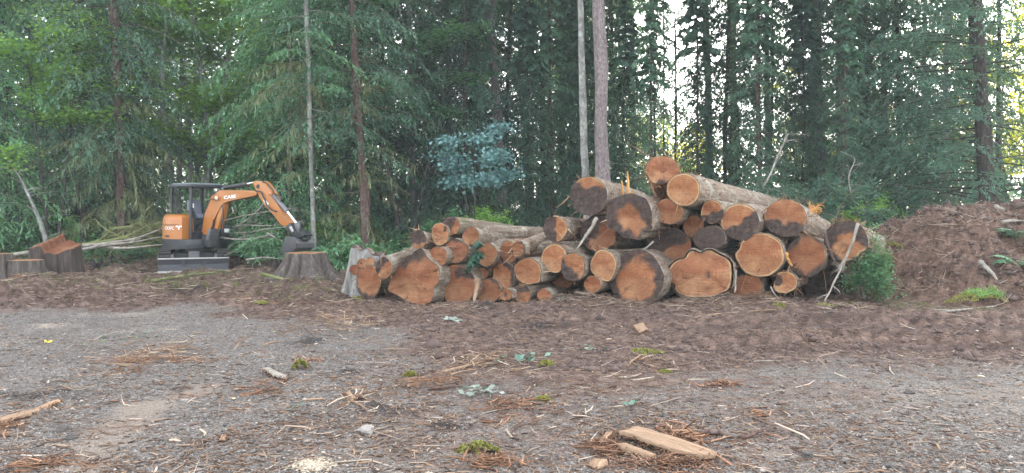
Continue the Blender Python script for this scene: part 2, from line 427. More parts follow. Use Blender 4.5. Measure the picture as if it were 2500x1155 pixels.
def hgt(x, y, fine=True):
    x = np.asarray(x, float); y = np.asarray(y, float)
    soil, dust, dark, mossy, rough = zones(x, y)
    h = .03 * fbm(x * .5, y * .5, s=9, o=3)
    h = h + .55 * sst(25, 36, y) + 1.0 * sst(36, 90, y)
    lz = sst(13.0, 14.4, y) * (1 - sst(25, 28, y)) * (1 - sst(-4.2, -2.4, x))
    lz = lz * (1 - .85 * np.exp(-((x + 8.3) / 1.7) ** 2 - ((y - 21.6) / 1.5) ** 2)) * (1 - .9 * np.exp(-((x + 4.75) / 1.5) ** 2 - ((y - 18.2) / 1.7) ** 2)) * (1 - .8 * np.exp(-((x + 11.4) / 1.6) ** 2 - ((y - 19) / 1.5) ** 2))
    h = h + lz * (-.04 + .19 * fbm(x * .9, y * .9, s=21, o=5, g=.64) + .06 + .14 * np.abs(fbm(x * 2.2, y * 2.2, s=31)))
    # spoil heaped in front of the pile, and tyre ruts with lugs on the right
    h = h + .17 * np.exp(-((x - 1.2) / .75) ** 2 - ((y - 13.9) / .45) ** 2)
    h = h + .12 * np.exp(-((x - 3.9) / .9) ** 2 - ((y - 13.8) / .3) ** 2) + .1 * np.exp(-((x + .3) / 1.2) ** 2 - ((y - 13.3) / .4) ** 2)
    for (ya, ph) in RUTS:
        yr = ya + .12 * np.sin(x * .5 + ph) + .05 * (x - 5)
        mk = sst(1.6, 3, x) * (1 - sst(9.5, 11, x))
        d = (y - yr)
        h = h + mk * (-.11 * np.exp(-(d / .17) ** 2) + .075 * np.exp(-((np.abs(d) - .27) / .09) ** 2)
                      + .075 * np.exp(-(d / .19) ** 2) * np.sin((x + np.sign(d) * .06) * 2 * np.pi / .26))
    # wheel ruts through the gravel on the left
    for off in (0, 1.5):
        yr = 7.05 + off + .5 * (x + 3) * .6
        h = h - .035 * np.exp(-((y - yr) / .2) ** 2) * (1 - sst(-2.2, -1, x)) + .03 * np.exp(-((y - yr + .33) / .13) ** 2) * (1 - sst(-2.2, -1, x))
    if fine:
        h = h + .012 * fbm(x * 3, y * 3, s=41) + (.03 * rough + .010 * soil) * fbm(x * 5, y * 5, s=51, o=5, g=.65)
        h = h + np.minimum(dark, .75) * .05 * (fbm(x * 6, y * 6, s=61, o=4) * .8 + .2)
    return h

def gz(x, y): return float(hgt(np.array([x]), np.array([y]), False)[0])
def gpt(px, py):
    """ground point seen at a pixel of the photograph (a few refinements for the uneven ground)"""
    Y = CAMZ * FP / (py - HZ)
    for _ in range(4):
        X = (px - 1250) / FP * Y
        Y = (CAMZ - gz(X, Y)) * FP / (py - HZ)
    X = (px - 1250) / FP * Y
    return np.array([X, Y, gz(X, Y)])

def build_ground():
    ys = [-60, -35, -20, -10, -4, 0, 2, 3.4]
    y = 4.2
    while y < 27: ys.append(y); y += y * .0042
    while y < 60: ys.append(y); y += .35
    while y < 400: ys.append(y); y *= 1.12
    ys = np.array(ys); nc = 620
    u = np.linspace(-1, 1, nc)
    hw = np.where(ys < 4.2, np.maximum(4.2 * .74, 60 * sst(4.2, -20, ys)), ys * .74) + np.where(ys > 27, (ys - 27) * .9, 0)
    ext = np.array([.4, 1, 2, 3.5, 6, 9, 14, 22, 40, 80])
    X = np.concatenate([-(hw[:, None] + ext[::-1][None]), u[None] * hw[:, None], hw[:, None] + ext[None]], 1); Yg = np.repeat(ys[:, None], X.shape[1], 1)
    Z = hgt(X, Yg)
    s, d, k, mo, r = zones(X, Yg)
    i = np.arange(X.size).reshape(X.shape)
    F = np.stack([i[:-1, :-1], i[:-1, 1:], i[1:, 1:], i[1:, :-1]], -1).reshape(-1, 4)
    o = mesh_np('ground', np.stack([X, Yg, Z], -1).reshape(-1, 3), F, M['ground'],
                attrs=dict(soil=s.ravel(), dust=d.ravel(), dark=k.ravel(), mossy=mo.ravel()), smooth=True)
    tag(o, kind='structure')
build_ground()

# ------------------------------------------------------------------ loose matter nobody could count
def scatter(n, seed, y0, y1, pw=2.0, keep=None):
    g = np.random.default_rng(seed)
    u = g.random(n * 3)
    a = 1 - pw
    y = (y0 ** a + u * (y1 ** a - y0 ** a)) ** (1 / a)
    x = (g.random(n * 3) * 2 - 1) * y * .66
    if keep is not None:
        k = g.random(n * 3) < keep(x, y); x, y = x[k], y[k]
    return x[:n], y[:n], g

OCT = np.array([[1, 0, 0], [0, 1, 0], [-1, 0, 0], [0, -1, 0], [0, 0, 1], [0, 0, -1]], float)
OCF = np.array([[0, 1, 4], [1, 2, 4], [2, 3, 4], [3, 0, 4], [1, 0, 5], [2, 1, 5], [3, 2, 5], [0, 3, 5]])
def stones():
    x, y, g = scatter(60000, 5, 4.3, 13.6, 2.2, lambda x, y: np.clip(1.05 - zones(x, y)[0] * .93 - zones(x, y)[1] * .75, .03, 1))
    n = len(x)
    s = np.clip(np.exp(g.normal(-5.1, .42, n)), .003, .024)
    V = OCT[None] * (1 + g.normal(0, .28, (n, 6, 1))) * s[:, None, None] * np.stack([1 + g.random(n) * .8, 1 + 0 * x, .45 + g.random(n) * .35], -1)[:, None]
    a = g.random(n) * 6.28; c, sn = np.cos(a)[:, None], np.sin(a)[:, None]
    V = np.stack([V[..., 0] * c - V[..., 1] * sn, V[..., 0] * sn + V[..., 1] * c, V[..., 2]], -1)
    V += np.stack([x, y, hgt(x, y) + s * .15], -1)[:, None]
    F = (OCF[None] + (np.arange(n) * 6)[:, None, None]).reshape(-1, 3)
    t = np.clip(g.normal(.45, .22, n), 0, 1)
    tag(mesh_np('gravel', V.reshape(-1, 3), F, M['stones'], attrs=dict(tone=np.repeat(t, 6))), kind='stuff')
stones()

def slivers(P, L, Wd, az, tilt, g, k=3, curl=.25, flat=.35):
    """thin curved splinters: flat 3-point ribbons with thickness"""
    n = len(P)
    d = np.stack([np.cos(az) * np.cos(tilt), np.sin(az) * np.cos(tilt), np.sin(tilt)], -1)
    s = unit(np.cross(d, [0, 0, 1.]))
    c = (g.normal(0, 1, n) * curl * L)[:, None] * s
    pts = np.stack([P - d * L[:, None] / 2, P + c * .6, P + d * L[:, None] / 2 + c * g.normal(0, .6, (n, 1))], 1)
    r = np.stack([Wd * .35, Wd * .5, Wd * .15], 1)
    V, F = tubes(pts, r, k)
    if flat < 1:
        pc = np.repeat(pts.reshape(-1, 3), k, 0)
        V[:, 2] = pc[:, 2] + (V[:, 2] - pc[:, 2]) * flat
    return V, F

def litter(name, n, seed, keep, Lm, Wm, mat, y0=4.4, y1=14.5, pw=1.9, lift=.006, tb=(.45, .25), lf=1.0):
    x, y, g = scatter(n, seed, y0, y1, pw, keep)
    n = len(x)
    L = np.minimum(np.exp(g.normal(math.log(Lm), .55, n)), Lm * 3); Wd = np.clip(Wm * np.exp(g.normal(0, .4, n)), .003, .05)
    V, F = slivers(np.stack([x, y, hgt(x, y) + lift], -1), L, Wd, g.random(n) * 6.28, g.normal(.03, .16, n), g, flat=lf)
    t = np.clip(g.normal(*tb, n), 0, 1)
    tag(mesh_np(name, V, F, mat, attrs=dict(tone=np.repeat(t, 9))), kind='stuff')
def clods(name, x, y, z, g, sm):
    n = len(x); s = np.clip(np.exp(g.normal(math.log(sm), .5, n)), .008, .11)
    V = OCT[None] * (1 + g.normal(0, .3, (n, 6, 1))) * s[:, None, None] * np.stack([1 + g.random(n) * .6, 1 + 0 * x, .55 + g.random(n) * .4], -1)[:, None]
    a = g.random(n) * 6.28; c, sn = np.cos(a)[:, None], np.sin(a)[:, None]
    V = np.stack([V[..., 0] * c - V[..., 1] * sn, V[..., 0] * sn + V[..., 1] * c, V[..., 2]], -1) + np.stack([x, y, z + s * .1], -1)[:, None]
    F = (OCF[None] + (np.arange(n) * 6)[:, None, None]).reshape(-1, 3)
    tag(mesh_np(name, V.reshape(-1, 3), F, M['clods'], attrs=dict(tone=np.repeat(np.clip(g.normal(.5, .22, n), 0, 1), 6))), kind='stuff')
x, y, g_ = scatter(16000, 19, 8.0, 24, 1.5, lambda x, y: np.clip((zones(x, y)[0] - .3) * (.25 + .75 * sst(-.2, .6, fbm(x * 1.1, y * 1.1, s=78))), 0, 1))
clods('soil_clods', x, y, hgt(x, y), g_, .016)
litter('wood_chips', 12500, 7, lambda x, y: np.clip(.22 + zones(x, y)[0] * .9 - .22 * sst(.8, 2.4, x) * (1 - sst(8.2, 9.2, y)) - .1 * (1 - sst(-3.4, -2, x)) * (1 - sst(12.5, 13.5, y)), .02, 1) * (.25 + .75 * sst(-.1, .5, fbm(x * .8, y * .8, s=77))), .045, .009, M['chips'], tb=(.30, .22))
litter('twig_litter', 3000, 8, lambda x, y: np.clip(zones(x, y)[0] + .1, 0, 1), .14, .008, M['roots'], tb=(.55, .25))
litter('soil_roots', 4200, 12, lambda x, y: sst(13.2, 14.3, y) * (1 - sst(-3, -2, x)) * (x > -15), .20, .012, M['roots'], 13.2, 25, 1.6, .02, (.5, .28))
# ------------------------------------------------------------------ the log pile
def frame_obj(name, C, ax):
    ax = unit(np.asarray(ax, float)); ex = unit(np.cross(ax, [0, 0, 1.])); ez = np.cross(ex, ax)
    o = empty(name)
    o.matrix_world = Matrix(((ex[0], ax[0], ez[0], C[0]), (ex[1], ax[1], ez[1], C[1]), (ex[2], ax[2], ez[2], C[2]), (0, 0, 0, 1)))
    return o, ex, ax, ez

def stain_shade_of(spec, x, z, rad, seed):
    """x,z in units of the radius"""
    n = fbm(x * 2.2 + seed, z * 2.2, s=seed, o=4)
    st = np.zeros_like(x)
    for sp in spec:
        if sp[0] == 'h':        # one side of a line is dark: dirt, on deep logs painted shade
            a = R(sp[1]); v = x * math.cos(a) + z * math.sin(a)
            st = np.maximum(st, sst(sp[2] - .08, sp[2] + .08, v + n * .16))
        elif sp[0] == 'r':      # a dirty rim, wider towards one side
            a = R(sp[1]); v = (x * math.cos(a) + z * math.sin(a)) * sp[3]
            st = np.maximum(st, sst(sp[2] - .1, sp[2] + .1, rad + v + n * .2))
        elif sp[0] == 'b':      # a blot
            st = np.maximum(st, 1 - sst(.6, 1.15, np.hypot((x - sp[1]) / sp[3], (z - sp[2]) / sp[4]) + n * .5))
    return st

def disc(lx, lz, rings, seed, stain_shade, hue, amp, dome=0.0):
    """a cut face through an outline (local x,z); returns V,F quads/tris, attrs"""
    n = len(lx); mx, mz = lx.mean(), lz.mean(); rr = np.hypot(lx - mx, lz - mz).mean()
    f = np.linspace(0, 1, rings + 1)[1:]
    X = mx + (lx - mx)[None] * f[:, None]; Z = mz + (lz - mz)[None] * f[:, None]
    rad = np.repeat(f[:, None], n, 1)
    Yv = amp * fbm(X / rr * 1.6 + seed, Z / rr * 1.6, s=seed + 5, o=3) - dome * (1 - rad ** 2)
    V = np.concatenate([[[mx, -dome, mz]], np.stack([X, Yv, Z], -1).reshape(-1, 3)])
    i = 1 + np.arange(rings * n).reshape(rings, n); j = np.roll(i, -1, 1)
    Fq = np.stack([i[:-1], j[:-1], j[1:], i[1:]], -1).reshape(-1, 4)
    Ft = np.stack([np.zeros(n, int), j[0], i[0]], -1)
    r_ = np.concatenate([[0], rad.ravel()])
    st = stain_shade_of(stain_shade, (V[:, 0] - mx) / rr, (V[:, 2] - mz) / rr, r_, seed)
    return V, [Fq[:, ::-1], Ft[:, ::-1]], dict(rad=r_, stain_shade=st, hue=np.full(len(V), hue)), Yv[-1]

NPH = 72
def log(idx, cx, cy, rx, ry, Y, label, end=None, th=25, slope=-1.5, L=4.6, taper=.14, lob=(), irr=.05, stain_shade=(), hue=.3,
        bk='logbark', fray=14, amp=.012, cut=0):
    g = np.random.default_rng(idx * 7 + 1)
    C = at(cx, cy, Y)
    if end:
        E = at(end[0], end[1], Y + end[2]); ax = E - C; L = np.linalg.norm(ax); ax = ax / L
    else:
        ax = np.array([math.sin(R(th)) * math.cos(R(slope)), math.cos(R(th)) * math.cos(R(slope)), math.sin(R(slope))])
    root, ex, ax, ez = frame_obj('log', C, ax)
    tag(root, label, 'log', 'logs in the pile')
    a = np.arange(NPH) / NPH * 2 * np.pi
    f = 1 + 1.35 * irr * fbm(np.cos(a) * 1.3 + idx * 3.1, np.sin(a) * 1.3, s=idx, o=4)
    for (ang, am, wd) in lob:
        d = (np.degrees(a) - ang + 180) % 360 - 180
        f = f + 1.5 * am * np.exp(-(d / wd) ** 2)
    px = cx + rx * f * np.cos(a); py = cy - ry * f * np.sin(a)
    D = np.stack([(px - 1250) / FP, np.ones(NPH), -(py - HZ) / FP], -1)
    nrm = unit(ax + cut * ex)                       # the saw did not always cut square
    O = np.array([0, 0, CAMZ])
    t = ((C - O) @ nrm) / (D @ nrm)
    Pw = O + D * t[:, None] - C
    lx, lz, ly = Pw @ ex, Pw @ ez, Pw @ ax
    V, F, at_, edge = disc(lx, lz, 12, idx, stain_shade, hue, amp * 1.6)
    V[1:, 1] += np.concatenate([ly * k / 12 for k in range(1, 13)])
    mesh_np('cut_face', V, F, M['face'], root, at_, smooth=True)
    # the bark: outline carried back, ridged, tapering, its lobes fading
    mx, mz = lx.mean(), lz.mean(); dx, dz = lx - mx, lz - mz; rr = np.hypot(dx, dz); rm = rr.mean()
    ys = np.concatenate([[0, .012], np.linspace(.06, L, 34)]); s = ys / L
    ph = a[None] + 0 * ys[:, None]; yy = ys[:, None] + 0 * ph
    fade = np.exp(-ys / 1.6)[:, None]
    base = (rr[None] * fade + rm * (1 - fade)) * (1 - taper * s)[:, None]
    rid = .045 * vn(np.cos(ph) * 5 + idx, np.sin(ph) * 5, yy * 1.1, s=idx + 3) + .03 * vn(np.cos(ph) * 11, np.sin(ph) * 11 + idx, yy * 2.2, s=idx + 4)
    rid[0] = 0; rid[1] = rid[1] * .3 + .01
    bump = .03 * fbm(ys * .9 + idx, ys * 0, s=idx)[:, None]
    rad = base * (1.012 + rid + bump)
    un = np.stack([dx, dz], -1) / rr[:, None]
    bend = .05 * np.sin(s * 3 + idx) * s
    Vb = np.stack([mx + un[None, :, 0] * rad + bend[:, None], ys[:, None] + (ly[None] + edge[None]) * np.exp(-ys * 9)[:, None], mz + un[None, :, 1] * rad], -1)
    m = len(ys); i = np.arange(m * NPH).reshape(m, NPH); j = np.roll(i, -1, 1)
    Fb = np.stack([i[:-1], j[:-1], j[1:], i[1:]], -1).reshape(-1, 4)
    Vb = np.concatenate([Vb.reshape(-1, 3), [[mx, L, mz]]])
    Ft = np.stack([i[-1], j[-1], np.full(NPH, m * NPH)], -1)
    mesh_np('bark', Vb, [Fb, Ft], M[bk], root, smooth=True)
    if fray:
        n = fray; q = g.integers(0, NPH, n); kk = g.random(n) ** 2 * min(L, 1.6)
        P = np.stack([mx + un[q, 0] * rm * (1.03), kk, mz + un[q, 1] * rm * 1.03], -1)
        az = g.normal(0, .5, n); Ls = np.exp(g.normal(-2.2, .5, n))
        d = unit(np.stack([un[q, 0] * (.3 + .5 * g.random(n)) + g.normal(0, .35, n), -.6 + g.normal(0, .5, n), un[q, 1] * .45 - .25 + g.normal(0, .35, n)], -1))
        c = g.normal(0, .3, (n, 3)) * Ls[:, None]
        pts = np.stack([P, P + d * Ls[:, None] * .5 + c * .4, P + d * Ls[:, None] + c], 1)
        Vf, Ff = tubes(pts, np.stack([.007 + 0 * Ls, .006 + 0 * Ls, .002 + 0 * Ls], 1) * (.6 + g.random((n, 1))), 3)
        o = mesh_np('frayed_bark', Vf, Ff, M['fibres'], root, dict(tone=np.repeat(np.clip(g.normal(.55, .25, n), 0, 1), 9)))
        o['kind'] = 'stuff'
    return root

H, RI, B = 'h', 'r', 'b'
LOGS = [
 (901, 690, 31, 42, 14.75, 'smooth orange cut log upright oval at the far left end of the pile', dict(hue=.8, irr=.05, taper=.1, end=(960, 680, 3.4), stain_shade=[(RI, -90, .95, .2)])),
 (937, 654, 20, 26, 14.1, 'small log with half grey half tan face lying across the left end', dict(end=(1062, 604, 2.9), taper=-.05, stain_shade=[(H, 140, .05)], hue=.1)),
 (1013, 682, 56, 60, 14.2, 'wide flared log with a black notch at the top left of its face', dict(lob=[(75, .18, 14), (130, -.12, 18), (25, .1, 16), (200, .1, 14), (300, .06, 20), (335, -.08, 12)], irr=.07, hue=.55, stain_shade=[(B, -.35, .85, .62, .34), (B, .3, 1.0, .4, .3), (RI, 150, 1.02, .12)], amp=.03)),
 (1118, 693, 47, 48, 14.3, 'broad brown log with a lobed left edge right of the notched flared log', dict(lob=[(165, .09, 20), (215, -.12, 16), (250, .08, 20)], irr=.06, hue=.75, stain_shade=[(B, .5, .55, .5, .4)])),
 (1191, 712, 32, 30, 14.35, 'brown log half behind the pale leaning stake at ground level', dict(hue=.5, lob=[(60, .06, 25)], stain_shade=[(H, 60, .75)])),
 (1177, 668, 14, 14, 14.5, 'very small round log wedged above the pale leaning stake', dict(hue=.9)),
 (1022, 584, 19, 23, 14.3, 'small grey faced log at the top left of the low heap', dict(end=(1085, 597, 2.5), stain_shade=[(H, 100, -.5)], hue=.2, fray=40)),
 (1075, 572, 22, 27, 14.45, 'reddish ringed log tucked left of the mossy topped log', dict(hue=.7)),
 (1101, 551, 21, 24, 14.4, 'long mossy barked log on the crest of the low heap', dict(end=(1262, 569, 4.3), taper=.0, bk='logbark_moss', stain_shade=[(H, 155, -.1)], hue=.2)),
 (1149, 577, 20, 23, 14.25, 'small round tan log below the mossy topped log', dict(end=(1250, 590, 3.2), hue=.25, stain_shade=[(B, -.4, .5, .35, .15)])),
 (1112, 613, 29, 29, 14.3, 'dark brown faced log under the reddish ringed log', dict(hue=.95, lob=[(20, .08, 18)], stain_shade=[(B, 0, .2, .12, .1), (RI, 90, .98, .15)])),
 (1070, 626, 23, 24, 14.2, 'medium brown log with a torn left edge beside the dark faced log', dict(hue=.4, fray=30, lob=[(160, .08, 12)])),
 (1187, 621, 26, 29, 14.15, 'pale rimmed tan log beside the green cedar sprig', dict(end=(1275, 625, 3.0), hue=.1)),
 (1243, 616, 21, 27, 14.35, 'oval tan log half hidden behind the smaller ragged log', dict(hue=.35)),
 (1266, 609, 17, 20, 14.1, 'small ragged pale log poking out of the low heap', dict(end=(1352, 578, 3.6), taper=-.25, hue=.05, fray=60, stain_shade=[(RI, 0, .9, .1)])),
 (1230, 670, 29, 33, 14.3, 'grey brown log with peeling bark right of the very small round log', dict(hue=.5, irr=.07, stain_shade=[(RI, 40, .85, .3)], fray=30)),
 (1288, 662, 33, 32, 14.1, 'wide pale ringed log with a pointed lower right edge', dict(hue=.25, lob=[(320, .12, 16)], fray=25)),
 (1235, 718, 14, 16, 13.95, 'tiny broken log at ground level left of the round low log', dict(hue=.3, irr=.1, stain_shade=[(B, 0, 0, .25, .25)], fray=25)),
 (1274, 718, 22, 23, 14.1, 'small round dusky log at ground level under the wide pale ringed log', dict(hue=.8, stain_shade=[(B, 0, .5, .8, .4)])),
 (1328, 723, 17, 17, 13.9, 'low shadowed log with rough bark lying in the dirt', dict(end=(1385, 705, 1.9), hue=.7, irr=.08)),
 (1356, 559, 28, 32, 14.2, 'two tone log with torn splinters on its top, upper middle left', dict(end=(1462, 560, 3.6), fray=50, cut=.1, stain_shade=[(H, 180, -.05)], hue=.05)),
 (1353, 630, 30, 34, 14.15, 'plain tan log directly under the two tone splintered log', dict(hue=.3, lob=[(285, .05, 15)])),
 (1398, 652, 29, 33, 14.0, 'octagonal tan log with grey lower half and thick rough bark', dict(end=(1490, 650, 3.2), hue=.1, lob=[(45, .04, 12), (135, .04, 12)], stain_shade=[(H, 225, .2)])),
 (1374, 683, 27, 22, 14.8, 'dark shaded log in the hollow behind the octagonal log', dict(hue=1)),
 (1447, 695, 21, 21, 14.05, 'small round orange log low in the gap left of the purple rimmed log', dict(hue=.5)),
 (1474, 647, 31, 37, 14.1, 'upright oval pale rimmed log left of the purple rimmed log', dict(hue=.35, lob=[(290, .05, 18)], fray=20)),
 (1437, 479, 46, 48, 14.5, 'large grey stained log with an orange patch at its upper left', dict(end=(1560, 498, 4.2), irr=.03, stain_shade=[(H, 270, -.45), (H, 240, -.3)], hue=.0, fray=50)),
 (1537, 527, 55, 56, 14.15, 'large irregular log with a black top edge high in the middle', dict(lob=[(330, .1, 12), (310, -.1, 8), (290, .06, 10), (140, .06, 20), (200, .04, 15), (235, -.08, 18)], irr=.06, stain_shade=[(RI, 70, .62, .42), (RI, 190, .78, .3)], hue=.25, amp=.03, fray=40)),
 (1460, 571, 42, 43, 14.7, 'half black half brown log behind the slanting grey stick', dict(hue=.75, stain_shade=[(H, 150, .05)], lob=[(330, .08, 15)])),
 (1617, 416, 41, 35, 14.65, 'peeled red log with ragged broken end crowning the pile', dict(end=(1660, 520, 2.6), bk='logbark_red', hue=.8, irr=.08, amp=.035, fray=160, stain_shade=[(B, .1, -.9, .9, .22)], taper=.2)),
 (1669, 463, 41, 40, 14.25, 'bright clean sawn log with long grey bark on top of the pile', dict(end=(1880, 508, 5.0), taper=.1, hue=.0, irr=.02, fray=50)),
 (1634, 516, 35, 33, 14.4, 'ringed brown log directly below the peeled red log', dict(hue=.45, fray=25)),
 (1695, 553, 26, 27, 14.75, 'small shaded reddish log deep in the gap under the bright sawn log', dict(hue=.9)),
 (1737, 518, 28, 29, 14.35, 'small tan log with grey lower half between the two big upper logs', dict(end=(1835, 520, 3.4), hue=.2, stain_shade=[(H, 290, .05)])),
 (1732, 581, 39, 31, 14.25, 'flat oval log with a wholly grey dirty face', dict(hue=.3, stain_shade=[(H, 0, -1.5)])),
 (1807, 542, 47, 45, 14.2, 'large round log with lower right half muddied grey', dict(end=(1920, 540, 3.6), irr=.025, lob=[(285, .06, 14)], stain_shade=[(H, 308, .02)], hue=.2)),
 (1634, 600, 55, 45, 14.9, 'large dark log deep in shadow behind the purple rimmed log', dict(hue=.85, stain_shade=[(H, 115, -.15)])),  # shade of the gap painted over much of this face
 (1556, 680, 68, 67, 14.05, 'biggest log with purple black rim standing on the ground mid pile', dict(lob=[(90, .04, 15), (40, -.05, 20), (235, .05, 20)], irr=.04, stain_shade=[(RI, 30, .74, .2), (RI, 190, .8, .12)], hue=.35, amp=.02)),
 (1711, 672, 78, 58, 14.15, 'huge wide reddish log with deeply lobed edge and dark knots', dict(lob=[(75, .1, 14), (105, .07, 10), (92, -.06, 5), (125, -.06, 8), (30, .06, 18), (180, .07, 14), (205, -.07, 8), (330, .04, 14)], irr=.06, hue=.75, amp=.035, stain_shade=[(B, -.22, .02, .07, .1), (B, .24, .0, .08, .13), (H, 100, .82)])),
 (1857, 624, 59, 54, 14.05, 'large criss cross scratched log with pale rim and ragged top', dict(lob=[(350, .05, 15), (160, -.07, 10), (175, .03, 12), (110, .03, 15)], irr=.04, hue=.3, fray=60)),
 (1918, 532, 52, 47, 14.15, 'big log with orange upper half near the right shoulder of the pile', dict(end=(2010, 572, 3.4), irr=.03, stain_shade=[(H, 262, .18)], hue=.25, fray=110)),
 (1969, 626, 49, 50, 14.1, 'round orange log with a grey rim and yellow gash, second from the right end', dict(irr=.025, stain_shade=[(RI, 300, .88, .16), (RI, 160, .93, .12)], hue=.3, fray=25)),
 (2065, 588, 51, 49, 14.2, 'hollowed log with black inner ring at the right end', dict(end=(2135, 612, 2.6), irr=.05, lob=[(340, .06, 14), (320, -.06, 8)], stain_shade=[(RI, 120, .58, .35)], hue=.15, amp=.03, fray=150)),
 (1823, 706, 40, 35, 14.2, 'brown log resting on the ground under the criss cross scratched log', dict(hue=.6, irr=.06, lob=[(45, .05, 20)])),
 (1915, 690, 29, 25, 14.0, 'small rough log with torn fibres near the ground at the right', dict(hue=.4, irr=.1, fray=60, lob=[(150, -.1, 20)], stain_shade=[(B, -.6, .2, .4, .6)])),
 (2010, 688, 52, 44, 15.6, 'unlit log at ground level under the right end of the pile', dict(hue=1, stain_shade=[(H, 0, -1.5)])),  # whole face darkened in colour to stand for the shade here
]
for i, (cx, cy, rx, ry, Y, lab, kw) in enumerate(LOGS):
    log(i, cx, cy, rx, ry, Y, lab, **kw)

# ------------------------------------------------------------------ stumps
def stump(px, Y, label, h, rt, rb, flutes=7, seed=1, top=None, mat='stumpbark', hue=.1, cut_roots=(), sink=.12, flare_h=.35, lean=(0, 0), stain_shade=()):
    X = (px - 1250) / FP * Y; z0 = gz(X, Y)
    root = empty('stump', (X, Y, z0), 0, label, 'stump', 'stumps left in the clearing')
    n = 96; a = np.arange(n) / n * 2 * np.pi
    fl = np.abs(np.sin(a * flutes / 2 + .9 * fbm(np.cos(a) * 1.2 + seed, np.sin(a) * 1.2, s=seed))) ** .7 - .6
    lowf = fbm(np.cos(a) * 1.1 + seed * 2, np.sin(a) * 1.1, s=seed + 3, o=2)
    x0, y0 = np.cos(a), np.sin(a)
    ht = np.array([h] * n) if top is None else h + top(x0, y0)
    zs = np.linspace(0, 1, 22)
    z = -sink + (ht[None] + sink) * zs[:, None]
    q = np.exp(-np.maximum(z, 0) / flare_h)
    r = rt + (rb - rt) * (q - math.exp(-h / flare_h)) * (1 + .9 * fl[None]) + rt * (.36 * fl + .08 * lowf)[None] * (.55 + .45 * q)
    r = r * (1 + .025 * vn(x0 * 9, y0 * 9 + seed, z * 2, s=seed + 6))
    Vx = r * x0[None] + lean[0] * z; Vy = r * y0[None] + lean[1] * z
    i = np.arange(22 * n).reshape(22, n); j = np.roll(i, -1, 1)
    F = np.stack([i[:-1], j[:-1], j[1:], i[1:]], -1).reshape(-1, 4)
    mesh_np('trunk', np.stack([Vx, Vy, z], -1).reshape(-1, 3), F, M[mat], root, smooth=True)
    ex, ey, ez = Vx[-1], Vy[-1], z[-1]
    V, Fs, at_, e = disc(ex, ey, 14, seed, list(stain_shade), hue, .012)
    x, y, o = V[:, 0].copy(), V[:, 2].copy(), V[:, 1].copy()
    zt = (h + (top(x / rt, y / rt) if top else 0)) + o
    zt[-n:] = ez; Vt = np.stack([x, y, zt], -1)
    mesh_np('cut_top', Vt, [f[:, ::-1] for f in Fs], M['face'], root, at_, smooth=top is None)
    return root

stump(746, 19.25, 'broad fluted grey stump with flat sawn top beneath the excavator bucket', .62, .45, .82, 9, 11, flare_h=.34)
def broken(x, y):
    left = sst(.02, -.12, x)
    return left * (.03 + .20 * np.clip(x + 1, 0, 1.1)) + (1 - left) * (.0 + .03 * np.sin(x * 9)) + .13 * y + .05 * np.exp(-((x + .05) / .1) ** 2) * np.sin(y * 14)
stump(135, 20.1, 'tall dark stump with a two level torn reddish top left of the excavator', .74, .52, .58, 8, 23, broken, mat='stumpdark', hue=.9)
stump(63, 18.7, 'low grey stump with roots spreading, in front of the torn topped stump', .47, .34, .52, 6, 5, hue=.0, flare_h=.2)
stump(-6, 18.5, 'stump cut off by the left edge of the photo', .62, .29, .40, 5, 8, hue=.1)
stump(674, 22.2, 'little pale topped stump behind the bucket', .50, .17, .24, 5, 3, top=lambda x, y: .28 * x * -1 + .25 * -y, hue=.0)
wr = stump(893, 15.9, 'weathered silver stump with deep flutes at the left end of the log pile', .80, .33, .45, 6, 31,
      top=lambda x, y: .035 * np.sin(x * 9 + 1) + .03 * np.sin(y * 11) - .1 * x, mat='greywood', hue=.6, flare_h=.5, lean=(.05, .1), stain_shade=[('h', 0, -2)])
for (px, py, r) in ((866, 659, 13), (884, 643, 12), (903, 640, 12)):
    P = at(px, py, 15.2); rm = r / FP * 15.2
    a = np.arange(24) / 24 * 2 * np.pi
    V, Fs, at_, e = disc(rm * np.cos(a), rm * np.sin(a), 5, int(px), [], 1.0, .01)
    inv = wr.matrix_basis.inverted() if False else None
    V = V + (P - np.array(wr.location))
    mesh_np('cut_root', V, Fs, M['face'], wr, at_, smooth=True)
    Vs, Fq = tubes(np.array([[V[0] + [0, .002, 0], V[0] + [.05, .3, -.02], V[0] + [.1, .6, -.12]]]), np.array([[rm, rm * 1.05, rm * 1.2]]), 24)
    mesh_np('root', Vs, Fq, M['greywood'], wr, smooth=True)
